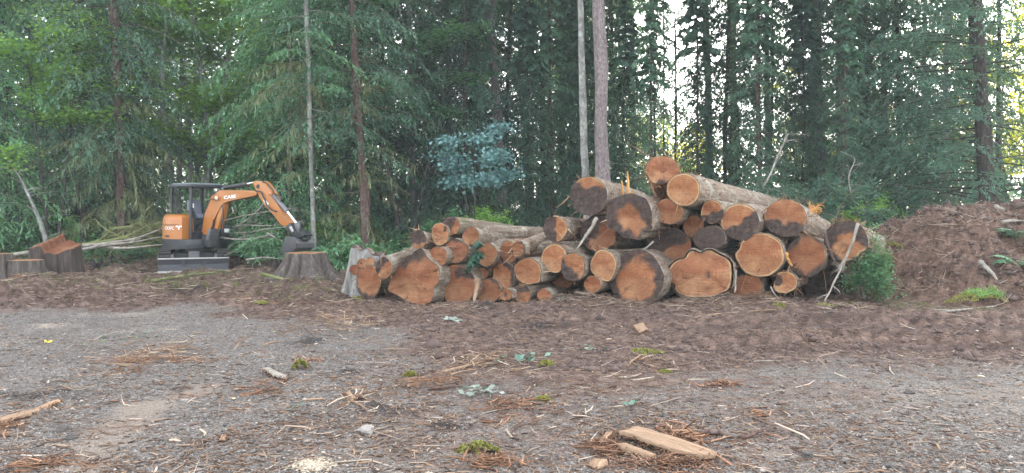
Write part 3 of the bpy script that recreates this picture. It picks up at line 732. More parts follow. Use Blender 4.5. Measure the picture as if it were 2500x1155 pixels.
# ------------------------------------------------------------------ the mini excavator
def excavator():
    C = np.array([-8.72, 22.5, 0.0]); th = R(32)
    f = np.array([math.cos(th), -math.sin(th), 0]); r = np.array([-math.sin(th), -math.cos(th), 0]); k = np.array([0, 0, 1.])
    root = empty('mini_excavator', C, 0, 'orange mini excavator with black canopy, boom reaching over a stump', 'excavator')
    U = lambda s, t, z: s * f + t * r + z * k                         # house frame: forward, right, up (relative to the swing centre)
    RU = Matrix((f, -r, k)).transposed()                              # local x forward, y left
    u = R(20.5); uf = np.array([math.sin(u), -math.cos(u), 0]); ur = np.array([math.cos(u), math.sin(u), 0])
    G = lambda s, t, z: s * uf + t * ur + z * k                       # undercarriage frame: towards the blade, right, up
    RG = Matrix((uf, ur, k)).transposed()
    # tracks
    for sg in (-1, 1):
        m = MB(); pr = []
        for i in range(13):
            a = R(90 + i * 15); pr.append((-.78 + .26 * math.cos(a), .30 + .26 * math.sin(a)))
        for i in range(13):
            a = R(-90 + i * 15); pr.append((.78 + .26 * math.cos(a), .30 + .26 * math.sin(a)))
        m.prism([G(p[0], sg * .72 - .15, p[1]) for p in pr], ur * .30, .012)
        per = []                                                       # lugs round the belt
        for x in np.arange(-.75, .8, .11): per += [((x, .565), 0), ((x, .04), 0)]
        for i in range(1, 8):
            a = R(90 + i * 22.5); per += [((-.78 + .268 * math.cos(a), .30 + .268 * math.sin(a)), a), ((.78 - .268 * math.cos(a), .30 + .268 * math.sin(a)), -a)]
        for (p, a) in per:
            rot = RG @ Matrix.Rotation(0 if a == 0 else math.pi / 2 - a, 3, 'Y')
            m.box(G(p[0], sg * .72, p[1]), (.05, .29, .05), rot)
        t = m.build('track', M['rubber'], root, True)
        MB().box(G(0, sg * .53, .30), (1.5, .06, .28), RG, bev=.02).build('track_frame', M['black'], t)
        for s_, nm in ((-.78, 'sprocket'), (.78, 'idler_wheel')):
            MB().tube([G(s_, sg * .5, .30), G(s_, sg * .885, .30)], .17, 18).build(nm, M['steel'], t, True)
    MB().box(G(0, 0, .36), (1.0, 1.0, .24), RG, bev=.03).build('undercarriage', M['black'], root)
    MB().tube([G(0, 0, .45), G(0, 0, .60)], .42, 28).build('turntable', M['steel'], root, True)
    # dozer blade and its arms
    m = MB(); sec = [(1.40, .03), (1.46, .03), (1.40, .12), (1.385, .22), (1.42, .36), (1.36, .36), (1.33, .2)]
    m.prism([G(s, -.85, z) for s, z in sec], ur * 1.70)
    bl = m.build('dozer_blade', M['blade'], root)
    MB().box(G(1.447, 0, .035), (.03, 1.71, .05), RG).build('cutting_edge', M['edge'], bl)
    MB().box(G(1.40, 0, .375), (.07, 1.71, .03), RG).build('top_edge_highlight', M['edge'], bl)  # pale strip painted as the highlight on the blade's top edge
    MB().box(G(1.05, .25, .26), (.75, .10, .12), RG).build('blade_arm', M['black'], root)
    MB().box(G(1.05, -.25, .26), (.75, .10, .12), RG).build('blade_arm', M['black'], root)
    MB().box(G(1.1, 0, .42), (.5, .26, .04), RG @ Matrix.Rotation(R(22), 3, 'Y')).build('cylinder_guard', M['steel'], root)
    # revolving frame
    ring = lambda rad, a0, a1, n: [(rad * math.cos(R(a0 + (a1 - a0) * i / n)), rad * math.sin(R(a0 + (a1 - a0) * i / n))) for i in range(n + 1)]
    base = ring(.83, 60, 300, 30) + [(.62, -.60), (.78, -.30), (.78, .30), (.62, .60)]
    MB().prism([U(s, t, .58) for s, t in base], k * .27, .035).build('revolving_frame', M['black'], root, True)
    # engine hood: the rear right of the drum, domed
    hood = [(.42, .70)] + [(p[0], p[1]) for p in ring(.815, 62, 250, 26)] + [(-.28, -.55), (-.28, .22), (.10, .30), (.42, .34)]
    mm = bmesh.new(); lay = []
    c0 = np.mean(hood, 0)
    for (z, sc_) in ((.845, 1.0), (1.15, 1.0), (1.32, .985), (1.42, .95), (1.475, .88), (1.505, .77), (1.51, .45)):
        lay.append([mm.verts.new(U(*(c0 + (np.array(p) - c0) * sc_), z)) for p in hood])
    for a, b in zip(lay, lay[1:]):
        for i in range(len(hood)): mm.faces.new([a[i], a[(i + 1) % len(hood)], b[(i + 1) % len(hood)], b[i]])
    mm.faces.new(lay[-1]); mm.faces.new(lay[0][::-1])
    h = MB(); h.bm.free(); h.bm = mm
    hd = h.build('engine_hood', M['orange'], root, True)
    # small model lettering and badge on the hood, set 4 mm proud of the curved side
    def letters(txt, size, ang, z, rad, parent, name):
        cu = bpy.data.curves.new(name, 'FONT'); cu.body = txt; cu.size = size; cu.extrude = .003; cu.align_x = 'CENTER'; cu.resolution_u = 2
        o = bpy.data.objects.new(name, cu); me = bpy.data.meshes.new_from_object(o); bpy.data.objects.remove(o)
        me.materials.append(M['white'])
        o = link(name, me, parent); a = R(ang)
        for v in me.vertices:
            aa = a - v.co.x / rad
            n = math.cos(aa) * f + math.sin(aa) * r
            p = n * (rad + .004 + v.co.z) + k * (z + v.co.y)
            v.co = Vector(p)
    letters('CX37C', .12, 88, 1.10, .815, hd, 'model_lettering')
    letters('HYDRAULIC', .045, 142, 1.02, .815, hd, 'small_lettering') if False else None
    m = MB(); a = R(65)
    for (da, dz, w_) in ((-.06, .03, .07), (0, .0, .05), (.06, .03, .07), (0, -.04, .04)):
        n = math.cos(a + da) * f + math.sin(a + da) * r
        m.box(n * .822 + k * (1.16 + dz), (w_, .012, .035), Matrix.Rotation(math.atan2(n[1], n[0]) + math.pi / 2, 3, 'Z'), bev=.004)
    m.build('badge', M['white'], hd)
    for z_ in (.95, 1.0, 1.05, 1.1):                                   # louvres at the rear of the hood
        P = [(.822 * (math.cos(R(a_)) * f + math.sin(R(a_)) * r) + k * z_) for a_ in range(150, 200, 6)]
        MB().tube(P, .012, 6).build('louvre', M['black'], hd)
    MB().tube([.83 * (math.cos(R(a_)) * f + math.sin(R(a_)) * r) + k * 1.235 for a_ in range(66, 200, 8)], .006, 6).build('panel_seam', M['black'], hd)
    MB().box(.835 * (math.cos(R(92)) * f + math.sin(R(92)) * r) + k * .93, (.12, .03, .05), Matrix.Rotation(R(-32 - 92 + 90), 3, 'Z'), bev=.01).build('hood_latch', M['black'], hd)
    # operator's station
    MB().box(U(.12, -.10, .95), (.95, 1.0, .18), RU, bev=.02).build('floor_plate', M['black'], root)
    st = empty('seat', (0, 0, 0)); st.parent = root
    MB().box(U(-.02, -.13, 1.18), (.42, .50, .36), RU, bev=.03).build('seat_base', M['black'], root)
    bpy.data.objects.remove(st)
    s_ = MB().box(U(.04, -.13, 1.43), (.48, .48, .12), RU @ Matrix.Rotation(R(-6), 3, 'Y'), bev=.05).build('seat_cushion', M['vinyl'], root, True)
    bk = RU @ Matrix.Rotation(R(-12), 3, 'Y')
    m = MB().box(U(-.20, -.13, 1.68), (.12, .46, .48), bk, (1, .72), bev=.05)
    m.build('seat_back', M['vinyl'], root, True)
    for t in (-.42, .16): MB().box(U(.02, t, 1.58), (.32, .08, .06), RU, bev=.02).build('armrest', M['black'], root, True)
    for t in (-.44, .30):
        lv = MB().box(U(.30, t, 1.28), (.2, .2, .55), RU, (.7, .7), bev=.03).build('control_console', M['black'], root, True)
        MB().tube([U(.32, t, 1.55), U(.36, t, 1.72), U(.37, t, 1.80)], [.014, .014, .03], 8).build('control_lever', M['black'], lv, True)
    MB().box(U(.42, .36, 1.74), (.03, .05, .12), RU, bev=.01).build('rear_view_mirror', M['white'], root)
    # canopy
    zr = 2.235
    for (s, t, z0) in ((-.30, .50, 1.46), (.52, .50, .84), (-.30, -.47, 1.40), (.52, -.47, .84)):
        MB().tube([U(s, t, z0), U(s, t, zr - .12), U(s * .98 + (.02 if s < 0 else -.02), t * .97, zr)], [.042, .042, .05], 10).build('canopy_post', M['black'], root, True)
    m = MB().box(U(.11, .015, zr + .035), (.98, 1.08, .09), RU, bev=.035)
    cn = m.build('canopy_roof', M['black'], root, True)
    MB().box(U(.11, .015, zr + .095), (.90, 1.0, .05), RU, (.9, .9), bev=.015).build('roof_panel', M['roof'], cn, True)
    m = MB()
    for i in range(6): m.box(U(.11 + .085 * (i - 2.5), .38, zr + .125), (.045, .12, .01), RU)
    m.build('roof_vents', M['black'], cn)
    # front left console and step
    MB().box(U(.50, -.52, .98), (.42, .42, .46), RU, (.92, .92), bev=.03).build('front_cover', M['black'], root, True)
    MB().box(U(.715, -.50, 1.06), (.012, .16, .10), RU).build('warning_plate', M['white'], root)
    # ---- boom, arm and bucket lie in one vertical plane
    def q(cx, cy, t):
        px, py = 340 + cx / 3.61, 400 + cy / 3.61; kk = (px - 1250) / FP
        ox, oy = C[0] + t * r[0], C[1] + t * r[1]
        s = (kk * oy - ox) / (f[0] - kk * f[1]); Y = oy + s * f[1]
        return np.array([ox + s * f[0], Y, CAMZ - (py - HZ) / FP * Y]) - C
    def plate(name, pts, t, wd, mat, parent=root, bev=.012):
        return MB().prism([q(a, b, t) for a, b in pts], -r * wd, bev).build(name, M[mat], parent, True)
    T = .24
    MB().box(U(.86, .15, .80), (.36, .30, .34), RU, bev=.03).build('swing_bracket', M['black'], root, True)
    MB().box(U(.98, .15, .98), (.10, .34, .30), RU @ Matrix.Rotation(R(20), 3, 'Y'), bev=.02).build('boom_foot', M['steel'], root, True)
    bm_ = plate('boom', [(548, 598), (556, 540), (572, 440), (596, 375), (622, 318), (655, 268), (690, 238), (705, 234), (760, 233), (900, 233), (1000, 237), (1034, 250), (1036, 268), (1022, 280),
                         (960, 292), (860, 312), (775, 333), (735, 350), (712, 380), (690, 425), (655, 500), (625, 580), (605, 622), (575, 634)], T, .22, 'orange')
    plate('boom_edge_strip', [(544, 590), (568, 440), (618, 314), (652, 262), (690, 232), (700, 238), (660, 272), (626, 322), (576, 442), (552, 592)], T + .004, .228, 'black', bm_, 0)
    # the word on the boom
    cu = bpy.data.curves.new('lettering', 'FONT'); cu.body = 'CASE'; cu.size = 1; cu.extrude = .003; cu.offset = .022; cu.resolution_u = 3
    o = bpy.data.objects.new('tmp', cu); me = bpy.data.meshes.new_from_object(o); bpy.data.objects.remove(o)
    xs = [v.co.x for v in me.vertices]; ysv = [v.co.y for v in me.vertices]
    P0, P1, P2 = q(747, 313, T + .005), q(853, 300, T + .005), q(745, 284, T + .005)
    for v in me.vertices:
        a = (v.co.x - min(xs)) / (max(xs) - min(xs)); b = (v.co.y - min(ysv)) / (max(ysv) - min(ysv))
        v.co = Vector(P0 + a * (P1 - P0) + b * (P2 - P0) + r * max(0, v.co.z))
    me.materials.append(M['white']); link('lettering', me, bm_)
    a, b = q(655, 300, T + .02), q(655, 300, T + .02) + f * .17 + r * .05
    wl = MB().tube([a - f * .02, b], .062, 14).build('work_light', M['orange'], bm_, True)
    MB().tube([b + f * .001, b + f * .012], .052, 14).build('lamp_lens', M['lens'], bm_, True)
    cyl = lambda a, b, t, rad, nm, mat, par=root: MB().tube([q(*a, t), q(*b, t)], rad, 12).build(nm, M[mat], par, True)
    c1 = plate('boom_cylinder', [(745, 350), (742, 400), (712, 500), (690, 575), (660, 570), (672, 500), (705, 400), (722, 365)], T - .02, .16, 'orange')
    cyl((676, 560), (640, 650), T - .1, .035, 'rod', 'chrome', c1)
    c2 = cyl((750, 210), (950, 178), T - .08, .058, 'arm_cylinder', 'black')
    cyl((945, 179), (1020, 164), T - .08, .032, 'rod', 'chrome', c2)
    for cx, cy in ((700, 222), (742, 208)): cyl((cx, cy + 20), (cx, cy), T - .06, .05, 'cylinder_bracket', 'steel', c2)
    ar = plate('arm', [(998, 158), (1030, 150), (1085, 152), (1112, 168), (1135, 205), (1165, 252), (1205, 335), (1260, 430), (1322, 522), (1310, 545), (1284, 556), (1238, 528), (1185, 448), (1105, 370),
                       (1060, 300), (1036, 245), (1012, 205)], T - .02, .18, 'orange')
    MB().tube([q(1050, 200, T + .0), q(1050, 200, T - .016)], .055, 14).build('pivot_hole', M['black'], ar, True)
    plate('sticker', [(1092, 318), (1110, 318), (1142, 348), (1132, 368), (1108, 350)], T - .015, .004, 'white', ar, 0)
    c3 = cyl((1168, 262), (1305, 420), T - .03, .058, 'bucket_cylinder', 'steel')
    cyl((1298, 412), (1385, 525), T - .03, .032, 'rod', 'chrome', c3)
    cyl((1150, 262), (1175, 268), T + .02, .05, 'cylinder_bracket', 'orange', c3)
    plate('bucket_link', [(1365, 520), (1405, 518), (1412, 545), (1400, 600), (1375, 600), (1372, 550)], T - .02, .05, 'steel')
    plate('bucket_link', [(1290, 545), (1325, 525), (1370, 590), (1420, 600), (1450, 628), (1445, 640), (1380, 655), (1300, 590)], T + .04, .30, 'black')
    plate('quick_coupler', [(1318, 560), (1338, 545), (1360, 592), (1345, 606)], T + .07, .02, 'edge')
    plate('quick_coupler', [(1385, 640), (1450, 632), (1452, 668), (1400, 680)], T - .02, .24, 'black')
    tb = T + .20
    sh = [(1288, 642), (1335, 650), (1365, 672), (1380, 706), (1374, 745), (1335, 776), (1236, 783), (1236, 777), (1330, 767), (1364, 740), (1370, 706), (1356, 679), (1332, 660), (1288, 652)]
    bu = plate('bucket', sh, tb, .62, 'steel', root, 0)
    sd_ = [(1288, 640), (1337, 648), (1368, 670), (1384, 706), (1378, 747), (1337, 779), (1234, 785), (1262, 735), (1278, 690)]
    plate('side_plate', sd_, tb + .02, .022, 'blade', bu, .004); plate('side_plate', sd_, tb - .60, .022, 'steel', bu, .004)
    m = MB(); a = q(1383, 692, T - .06) + f * .03
    m.tube([a + k * .05, a + f * .06 + k * .03, a + f * .06 - k * .05, a - k * .08], .016, 8); m.build('lifting_hook', M['edge'], bu, True)
    # hydraulic hoses
    def hose(pts, t, rad=.018, par=root):
        P = np.array([q(a, b, t) for a, b in pts])
        x = np.linspace(0, len(P) - 1, len(P) * 6); PP = np.stack([np.interp(x, range(len(P)), P[:, i]) for i in range(3)], 1)
        for _ in range(3): PP[1:-1] = (PP[:-2] + PP[1:-1] * 2 + PP[2:]) / 4
        MB().tube(PP, rad, 8).build('hose', M['black'], par, True)
    hose([(1030, 240), (1070, 245), (1095, 290), (1125, 370), (1170, 410), (1205, 420)], T + .02)
    hose([(1085, 158), (1130, 172), (1180, 235), (1195, 275)], T - .02)
    hose([(1195, 265), (1250, 290), (1258, 325), (1240, 335)], T - .02)
    for d in range(3): hose([(555 - d * 9, 520), (525 - d * 9, 545), (512 - d * 7, 580), (530 - d * 5, 612)], T - .04 - d * .03, .022)
    hose([(735, 360), (742, 470), (722, 560), (690, 640)], T - .02)
    hose([(655, 490), (645, 560), (620, 640)], T + .01, .02)
    return root
excavator()
# ------------------------------------------------------------------ trees
UP = np.array([0, 0, 1.])
def rnd_dir(g, n, flat=1.0):
    v = g.normal(0, 1, (n, 3)); v[:, 2] *= flat; return unit(v)

def spine(P0, D, L, g, n=6, droop=.25, curl=.06, rise=0):
    """branch centre lines: N starts, N directions, N lengths"""
    t = np.linspace(0, 1, n)
    P = P0[:, None] + D[:, None] * (L[:, None] * t)[..., None]
    P = P + UP * ((rise * t - droop * t ** 2) * L[:, None])[..., None]
    side = unit(np.cross(D, UP))
    w1 = g.normal(0, curl, (len(L), 1)) * L[:, None] * np.sin(t * 3.1)[None]
    return P + side[:, None] * w1[..., None]

def at_t(P, t):
    """points/tangents on N spines at t (N,K)"""
    n = P.shape[1]; x = np.clip(t, 0, .999) * (n - 1); i = x.astype(int); fr = (x - i)[..., None]
    ix = np.arange(len(P))[:, None]
    a, b = P[ix, i], P[ix, i + 1]
    return a + (b - a) * fr, unit(b - a)

def trunk_tube(H, r0, r1, seed, k=14, n=22, bend=.15, flare=.35, lean=(0, 0)):
    z = np.linspace(-.4, H, n); s = np.clip(z / H, 0, 1)
    x = bend * fbm(s * 2.2 + seed, s * 0, s=seed, o=2) * sst(0, .3, s) + lean[0] * z
    y = bend * fbm(s * 2.2, s * 0 + seed, s=seed + 1, o=2) * sst(0, .3, s) + lean[1] * z
    r = (r0 + (r1 - r0) * s ** .9) * (1 + flare * np.exp(-np.maximum(z, 0) / .35)) * (1 + .05 * fbm(z * 1.5, z * 0, s=seed + 2, o=2))
    P = np.stack([x, y, z], -1)
    V, F = tubes(P[None], r[None], k)
    V[:, :2] += (.03 * r0 / .2) * fbm(V[:, 0] * 9, V[:, 1] * 9, V[:, 2] * 2, s=seed + 4, o=2)[:, None] * (V[:, :2] - np.repeat(P[:, :2], k, 0)) / (r0 + 1e-6) * 4
    return V, F, P

def pos_on(P, z):
    return np.stack([np.interp(z, P[:, 2], P[:, 0]), np.interp(z, P[:, 2], P[:, 1]), z], -1)

def sprays(B, L, g, nt, nl, tl, lw, ll, bt, t0=.05, hang=.35, flat=.45):
    """needle sprays along branch spines B -> leaf quads and tones"""
    N = len(B)
    t = t0 + (1 - t0) * (np.arange(nt) + g.random((N, nt))) / nt
    C, T = at_t(B, t)
    sd = np.where(g.random((N, nt, 1)) < .5, -1., 1.)
    S = unit(np.cross(T, UP)) * sd
    D = unit(T * .75 + S * .85 + UP * (g.normal(-.12, .18, (N, nt, 1))))
    l = (L[:, None] * tl * (1 - .6 * t) * (.6 + .7 * g.random((N, nt))))
    u = (np.arange(nl) + g.random((N, nt, nl))) / nl
    P = C[:, :, None] + D[:, :, None] * (l[..., None] * u)[..., None] - UP * (hang * l[..., None] * u ** 2)[..., None]
    P = P + g.normal(0, .02, P.shape)
    d2 = unit(D[:, :, None] - UP * (hang * 1.6 * u)[..., None] + g.normal(0, .38, P.shape))
    n = unit(UP + g.normal(0, flat, P.shape)); s2 = unit(np.cross(d2, n))
    k = P.shape[0] * P.shape[1] * P.shape[2]
    LL = ll * (.6 + .8 * g.random(k)); WW = lw * (.6 + .8 * g.random(k))
    V, F = leaf_quads(P.reshape(-1, 3), d2.reshape(-1, 3), s2.reshape(-1, 3), LL, WW)
    tone = bt[:, None, None] + g.normal(0, .10, (N, nt, 1)) + g.normal(0, .09, P.shape[:3]) + .12 * (u - .5)
    return V, F, np.repeat(np.clip(tone.reshape(-1), 0, 1), 4)

def conifer_data(seed, H=24, r0=.2, zlo=1.2, Lmax=2.6, nb=110, ztop_fine=11.5, ncoarse=70, droop=.45, rise=.12, tl=.36, lw=.034, ll=.13, nt=24, nl=9, hang=.5, low=1.0, lean=(0, 0), bend=.15, thin=0, side=None):
    g = np.random.default_rng(seed)
    V, F, TP = trunk_tube(H, r0, r0 * .12, seed, bend=bend, lean=lean)
    def branches(n, za, zb):
        z = za + (zb - za) * (np.arange(n) + g.random(n)) / n
        az = np.arange(n) * 2.39996 + g.normal(0, .5, n)
        if side is not None:                                            # light came from one side: longer boughs there
            az = np.where(g.random(n) < .35, side + g.normal(0, .9, n), az)
        prof = np.clip((H - z) / (H - zlo), .02, 1) ** .75 * (low + (1 - low) * sst(zlo, zlo + 5, z))
        L = Lmax * prof * (.55 + .6 * g.random(n))
        el = g.normal(.02, .14, n) + .25 * sst(H * .4, H, z)
        D = unit(np.stack([np.cos(az), np.sin(az), el], -1))
        return spine(pos_on(TP, z), D, L, g, 7, droop, .07, rise), L
    B, L = branches(nb, zlo, ztop_fine)
    bt = np.clip(g.normal(.42, .28, len(L)), 0, 1)
    keep = g.random(len(L)) > thin
    Vb, Fb = tubes(B, (.004 + .005 * L[:, None]) * np.linspace(1, .25, 7)[None], 4)
    l1 = sprays(B[keep], L[keep], g, nt, nl, tl, lw, ll, bt[keep], hang=hang)
    B2, L2 = branches(ncoarse, ztop_fine, H - .3)
    l2 = sprays(B2, L2, g, 10, 4, .5, lw * 5.6, ll * 3.6, np.clip(g.normal(.42, .2, ncoarse), 0, 1))
    Vb2, Fb2 = tubes(B2, (.008 + .008 * L2[:, None]) * np.linspace(1, .3, 7)[None], 3)
    TV, TF = cat_np((V, F), (Vb, Fb), (Vb2, Fb2))
    LV, LF = cat_np(l1[:2], l2[:2])
    return TV, TF, LV, LF, np.concatenate([l1[2], l2[2]]), TP

def place_tree(name, label, cat, px, Y, data, bk, lf, group=None, sink=0, crown='crown'):
    X = (px - 1250) / FP * Y
    root = empty(name, (X, Y, gz(X, Y) - sink), 0, label, cat, group)
    mesh_np('trunk', data[0], data[1], M[bk], root, smooth=True)
    if data[2] is not None: mesh_np(crown, data[2], data[3], M[lf], root, dict(tone=data[4]))
    return root

def copy_tree(root, px, Y, rz, s, label, cat, group, sz=None):
    X = (px - 1250) / FP * Y
    c = root.copy(); COL.objects.link(c)
    for key in list(c.keys()):
        if key in ('label', 'category', 'group'): del c[key]
    tag(c, label, cat, group)
    c.location = (X, Y, gz(X, Y)); c.rotation_euler = (0, 0, rz); c.scale = (s, s, s * (sz or 1))
    for ch in root.children:
        d = ch.copy(); COL.objects.link(d); d.parent = c
    return c

def dead_twigs(root, TP, g, n, za, zb, Lm, mat='mosswood', az0=None, droop=.5, moss=0, rad=.016):
    """bare drooping lower branches, some hung with moss"""
    z = za + (zb - za) * g.random(n); az = g.random(n) * 6.28 if az0 is None else az0 + g.normal(0, 1.1, n)
    L = Lm * (.4 + .8 * g.random(n)); D = unit(np.stack([np.cos(az), np.sin(az), g.normal(.05, .2, n)], -1))
    B = spine(pos_on(TP, z), D, L, g, 8, droop, .1, .1)
    V1, F1 = tubes(B, rad * (.6 + .6 * g.random((n, 1))) * np.linspace(1, .3, 8)[None], 5)
    t = .25 + .7 * g.random((n, 5)); C, T = at_t(B, t)
    D2 = unit(T + unit(np.cross(T, UP)) * np.where(g.random((n, 5, 1)) < .5, -1, 1) * .8 + g.normal(0, .25, C.shape))
    l2 = (L[:, None] * .35 * (.5 + g.random((n, 5)))).ravel()
    B2 = spine(C.reshape(-1, 3), D2.reshape(-1, 3), l2, g, 5, droop * .9, .12)
    V2, F2 = tubes(B2, rad * .45 * (.6 + .6 * g.random((n * 5, 1))) * np.linspace(1, .3, 5)[None], 4)
    V, F = cat_np((V1, F1), (V2, F2))
    mesh_np('dead_branches', V, F, M[mat], root, smooth=True)['kind'] = 'stuff'
    if moss:
        k = moss; tt = .15 + .8 * g.random((n, k)); C, T = at_t(B, tt)
        P = C.reshape(-1, 3); q = len(P); LL = .12 + .3 * g.random(q)
        d = unit(-UP + g.normal(0, .18, (q, 3))); s = unit(np.cross(d, rnd_dir(g, q)))
        Vm, Fm = leaf_quads(P + d * LL[:, None] * .45, d, s, LL, .018 + .03 * g.random(q))
        mesh_np('hanging_moss', Vm, Fm, M['moss_grey'], root, dict(tone=np.repeat(np.clip(g.normal(.4, .25, q), 0, 1), 4)))['kind'] = 'stuff'

M['moss_grey'] = foliage('hanging moss', (.045, .06, .025), (.16, .18, .085), (.14, .16, .06), .25)

# a few trees known one by one, at the front of the wood
g0 = np.random.default_rng(99)
def lean_to(pxb, pxt, pyb, Y):
    """lean so that the trunk stands at pxt at the top of the photo"""
    return ((pxt - pxb) / FP * Y / ((pyb - 0) / FP * Y), 0)

T1 = conifer_data(101, 25, .155, 3.0, 3.7, 80, 11.5, 60, .55, .1, nt=30, nl=10, low=.85, lean=lean_to(302, 280, 556, 26), bend=.06)
t = place_tree('hemlock_tree', 'hemlock with slim reddish trunk and drooping mossy branches left of the excavator canopy', 'tree', 302, 26, T1, 'bark_red', 'hemlock')
dead_twigs(t, T1[5], g0, 46, .8, 5.2, 2.6, moss=26)
T2 = conifer_data(102, 22, .085, 4.4, 2.5, 30, 11, 50, .35, .1, nt=30, nl=10, lean=lean_to(767, 751, 530, 24.5), bend=.05)
t = place_tree('hemlock_tree', 'thin pole like conifer with tufted green boughs rising above the bucket', 'tree', 767, 24.5, T2, 'bark_grey', 'lightneedle')
dead_twigs(t, T2[5], g0, 26, 2.2, 6.5, 2.0, moss=30, az0=R(180))
T3 = conifer_data(103, 25, .145, 3.6, 3.2, 70, 11.5, 60, .45, .1, nt=30, nl=10, lean=lean_to(897, 866, 585, 25.5), bend=.08)
t = place_tree('hemlock_tree', 'straight conifer with knobbly reddish trunk behind the left end of the log pile', 'tree', 897, 25.5, T3, 'bark_red', 'hemlock')
dead_twigs(t, T3[5], g0, 40, .8, 6.5, 1.9, moss=10)
T4 = conifer_data(104, 27, .19, 4.2, 2.6, 60, 13, 60, .5, .1, lean=lean_to(1232, 1204, 540, 30), bend=.06)
place_tree('cedar_tree', 'grey barked conifer rising behind the bluish maple sapling', 'tree', 1232, 30, T4, 'bark_scaly', 'cedar')
T5 = conifer_data(105, 26, .105, 9.6, 2.2, 16, 12, 60, .4, .1, lean=lean_to(1438, 1424, 470, 22.5), bend=.04)
place_tree('alder_tree', 'bare pale grey pole trunk standing just left of the thicker scaly trunk', 'tree', 1438, 22.5, T5, 'bark_grey', 'cedar')
T6 = conifer_data(106, 30, .185, 8.6, 2.8, 26, 13, 70, .45, .1, lean=lean_to(1474, 1467, 470, 22), bend=.03)
place_tree('spruce_tree', 'thick bare scaly purplish trunk rising behind the middle of the log pile', 'tree', 1474, 22, T6, 'bark_scaly', 'cedar')
T7 = conifer_data(107, 28, .20, 1.6, 3.9, 130, 12, 60, .2, .1, hang=.25, nt=30, nl=10, lean=lean_to(2426, 2394, 510, 21.5), bend=.05, side=R(195))
place_tree('cedar_tree', 'dark trunked cedar with broad layered boughs behind the dirt mound', 'tree', 2426, 21.5, T7, 'bark_dark', 'cedar')
T8 = conifer_data(108, 26, .15, 6.0, 2.8, 60, 12, 60, .45, .1, lean=lean_to(2056, 2046, 540, 29), bend=.05)
place_tree('cedar_tree', 'straight brown trunk with thin boughs, above the hollowed log', 'tree', 2056, 29, T8, 'bark_red', 'cedar')
T9 = conifer_data(109, 27, .24, 2.5, 3.2, 60, 12, 60, .45, .1, lean=lean_to(2124, 2108, 540, 31), bend=.04)
place_tree('fir_tree', 'thick dark trunk just right of the straight brown trunk above the hollowed log', 'tree', 2124, 31, T9, 'bark_dark', 'darkfir')
T10 = conifer_data(110, 27, .17, 2.0, 2.4, 70, 13, 60, .5, .1, lean=lean_to(1740, 1722, 540, 31), bend=.05)
place_tree('cedar_tree', 'grey brown trunk behind the long bright log on top of the pile', 'tree', 1740, 31, T10, 'bark_scaly', 'cedar')
T11 = conifer_data(111, 27, .21, 1.6, 2.8, 80, 13, 60, .5, .1, lean=lean_to(1796, 1788, 540, 33), bend=.05)
place_tree('fir_tree', 'dark trunk with shaggy boughs above the two big upper right logs', 'tree', 1796, 33, T11, 'bark_dark', 'darkfir')
for (px, Y, r, bk, lab) in ((1333, 33, .13, 'bark_dark', 'slender dark trunk, leftmost of the close trio left of the pale pole trunk'),
                            (1376, 35, .17, 'bark_dark', 'dark mossy trunk in the middle of the trio left of the pale pole trunk'),
                            (1402, 37, .17, 'bark_moss', 'dim trunk, rightmost of the trio and nearest the pale pole trunk')):
    D = conifer_data(int(px), 26, r, 4.2, 3.0, 60, 12, 60, .45, .1, lean=(-.012, 0), bend=.1)
    place_tree('fir_tree', lab, 'tree', px, Y, D, bk, 'darkfir')
for (px, Y, r, lab) in ((1598, 29, .045, 'thin dark stem, leftmost of the three above the peeled red log'),
                        (1626, 30, .05, 'thin dark stem, middle of the three above the peeled red log'),
                        (1650, 29, .045, 'thin dark stem, rightmost of the three above the peeled red log'),
                        (1858, 28, .07, 'thin dark conifer stem above the big round mud stained log'),
                        (1884, 30, .055, 'very thin conifer stem beside the leaning bare white branch'),
                        (2446, 29, .11, 'slim dark trunk peeping out right of the cedar behind the dirt mound')):
    D = conifer_data(int(px) + 3, 20, r, 5.0, 1.5, 36, 11, 40, .45, .1, nt=14, lean=(-.01, 0), bend=.12)
    place_tree('fir_tree', lab, 'tree', px, Y, D, 'bark_dark', 'darkfir')

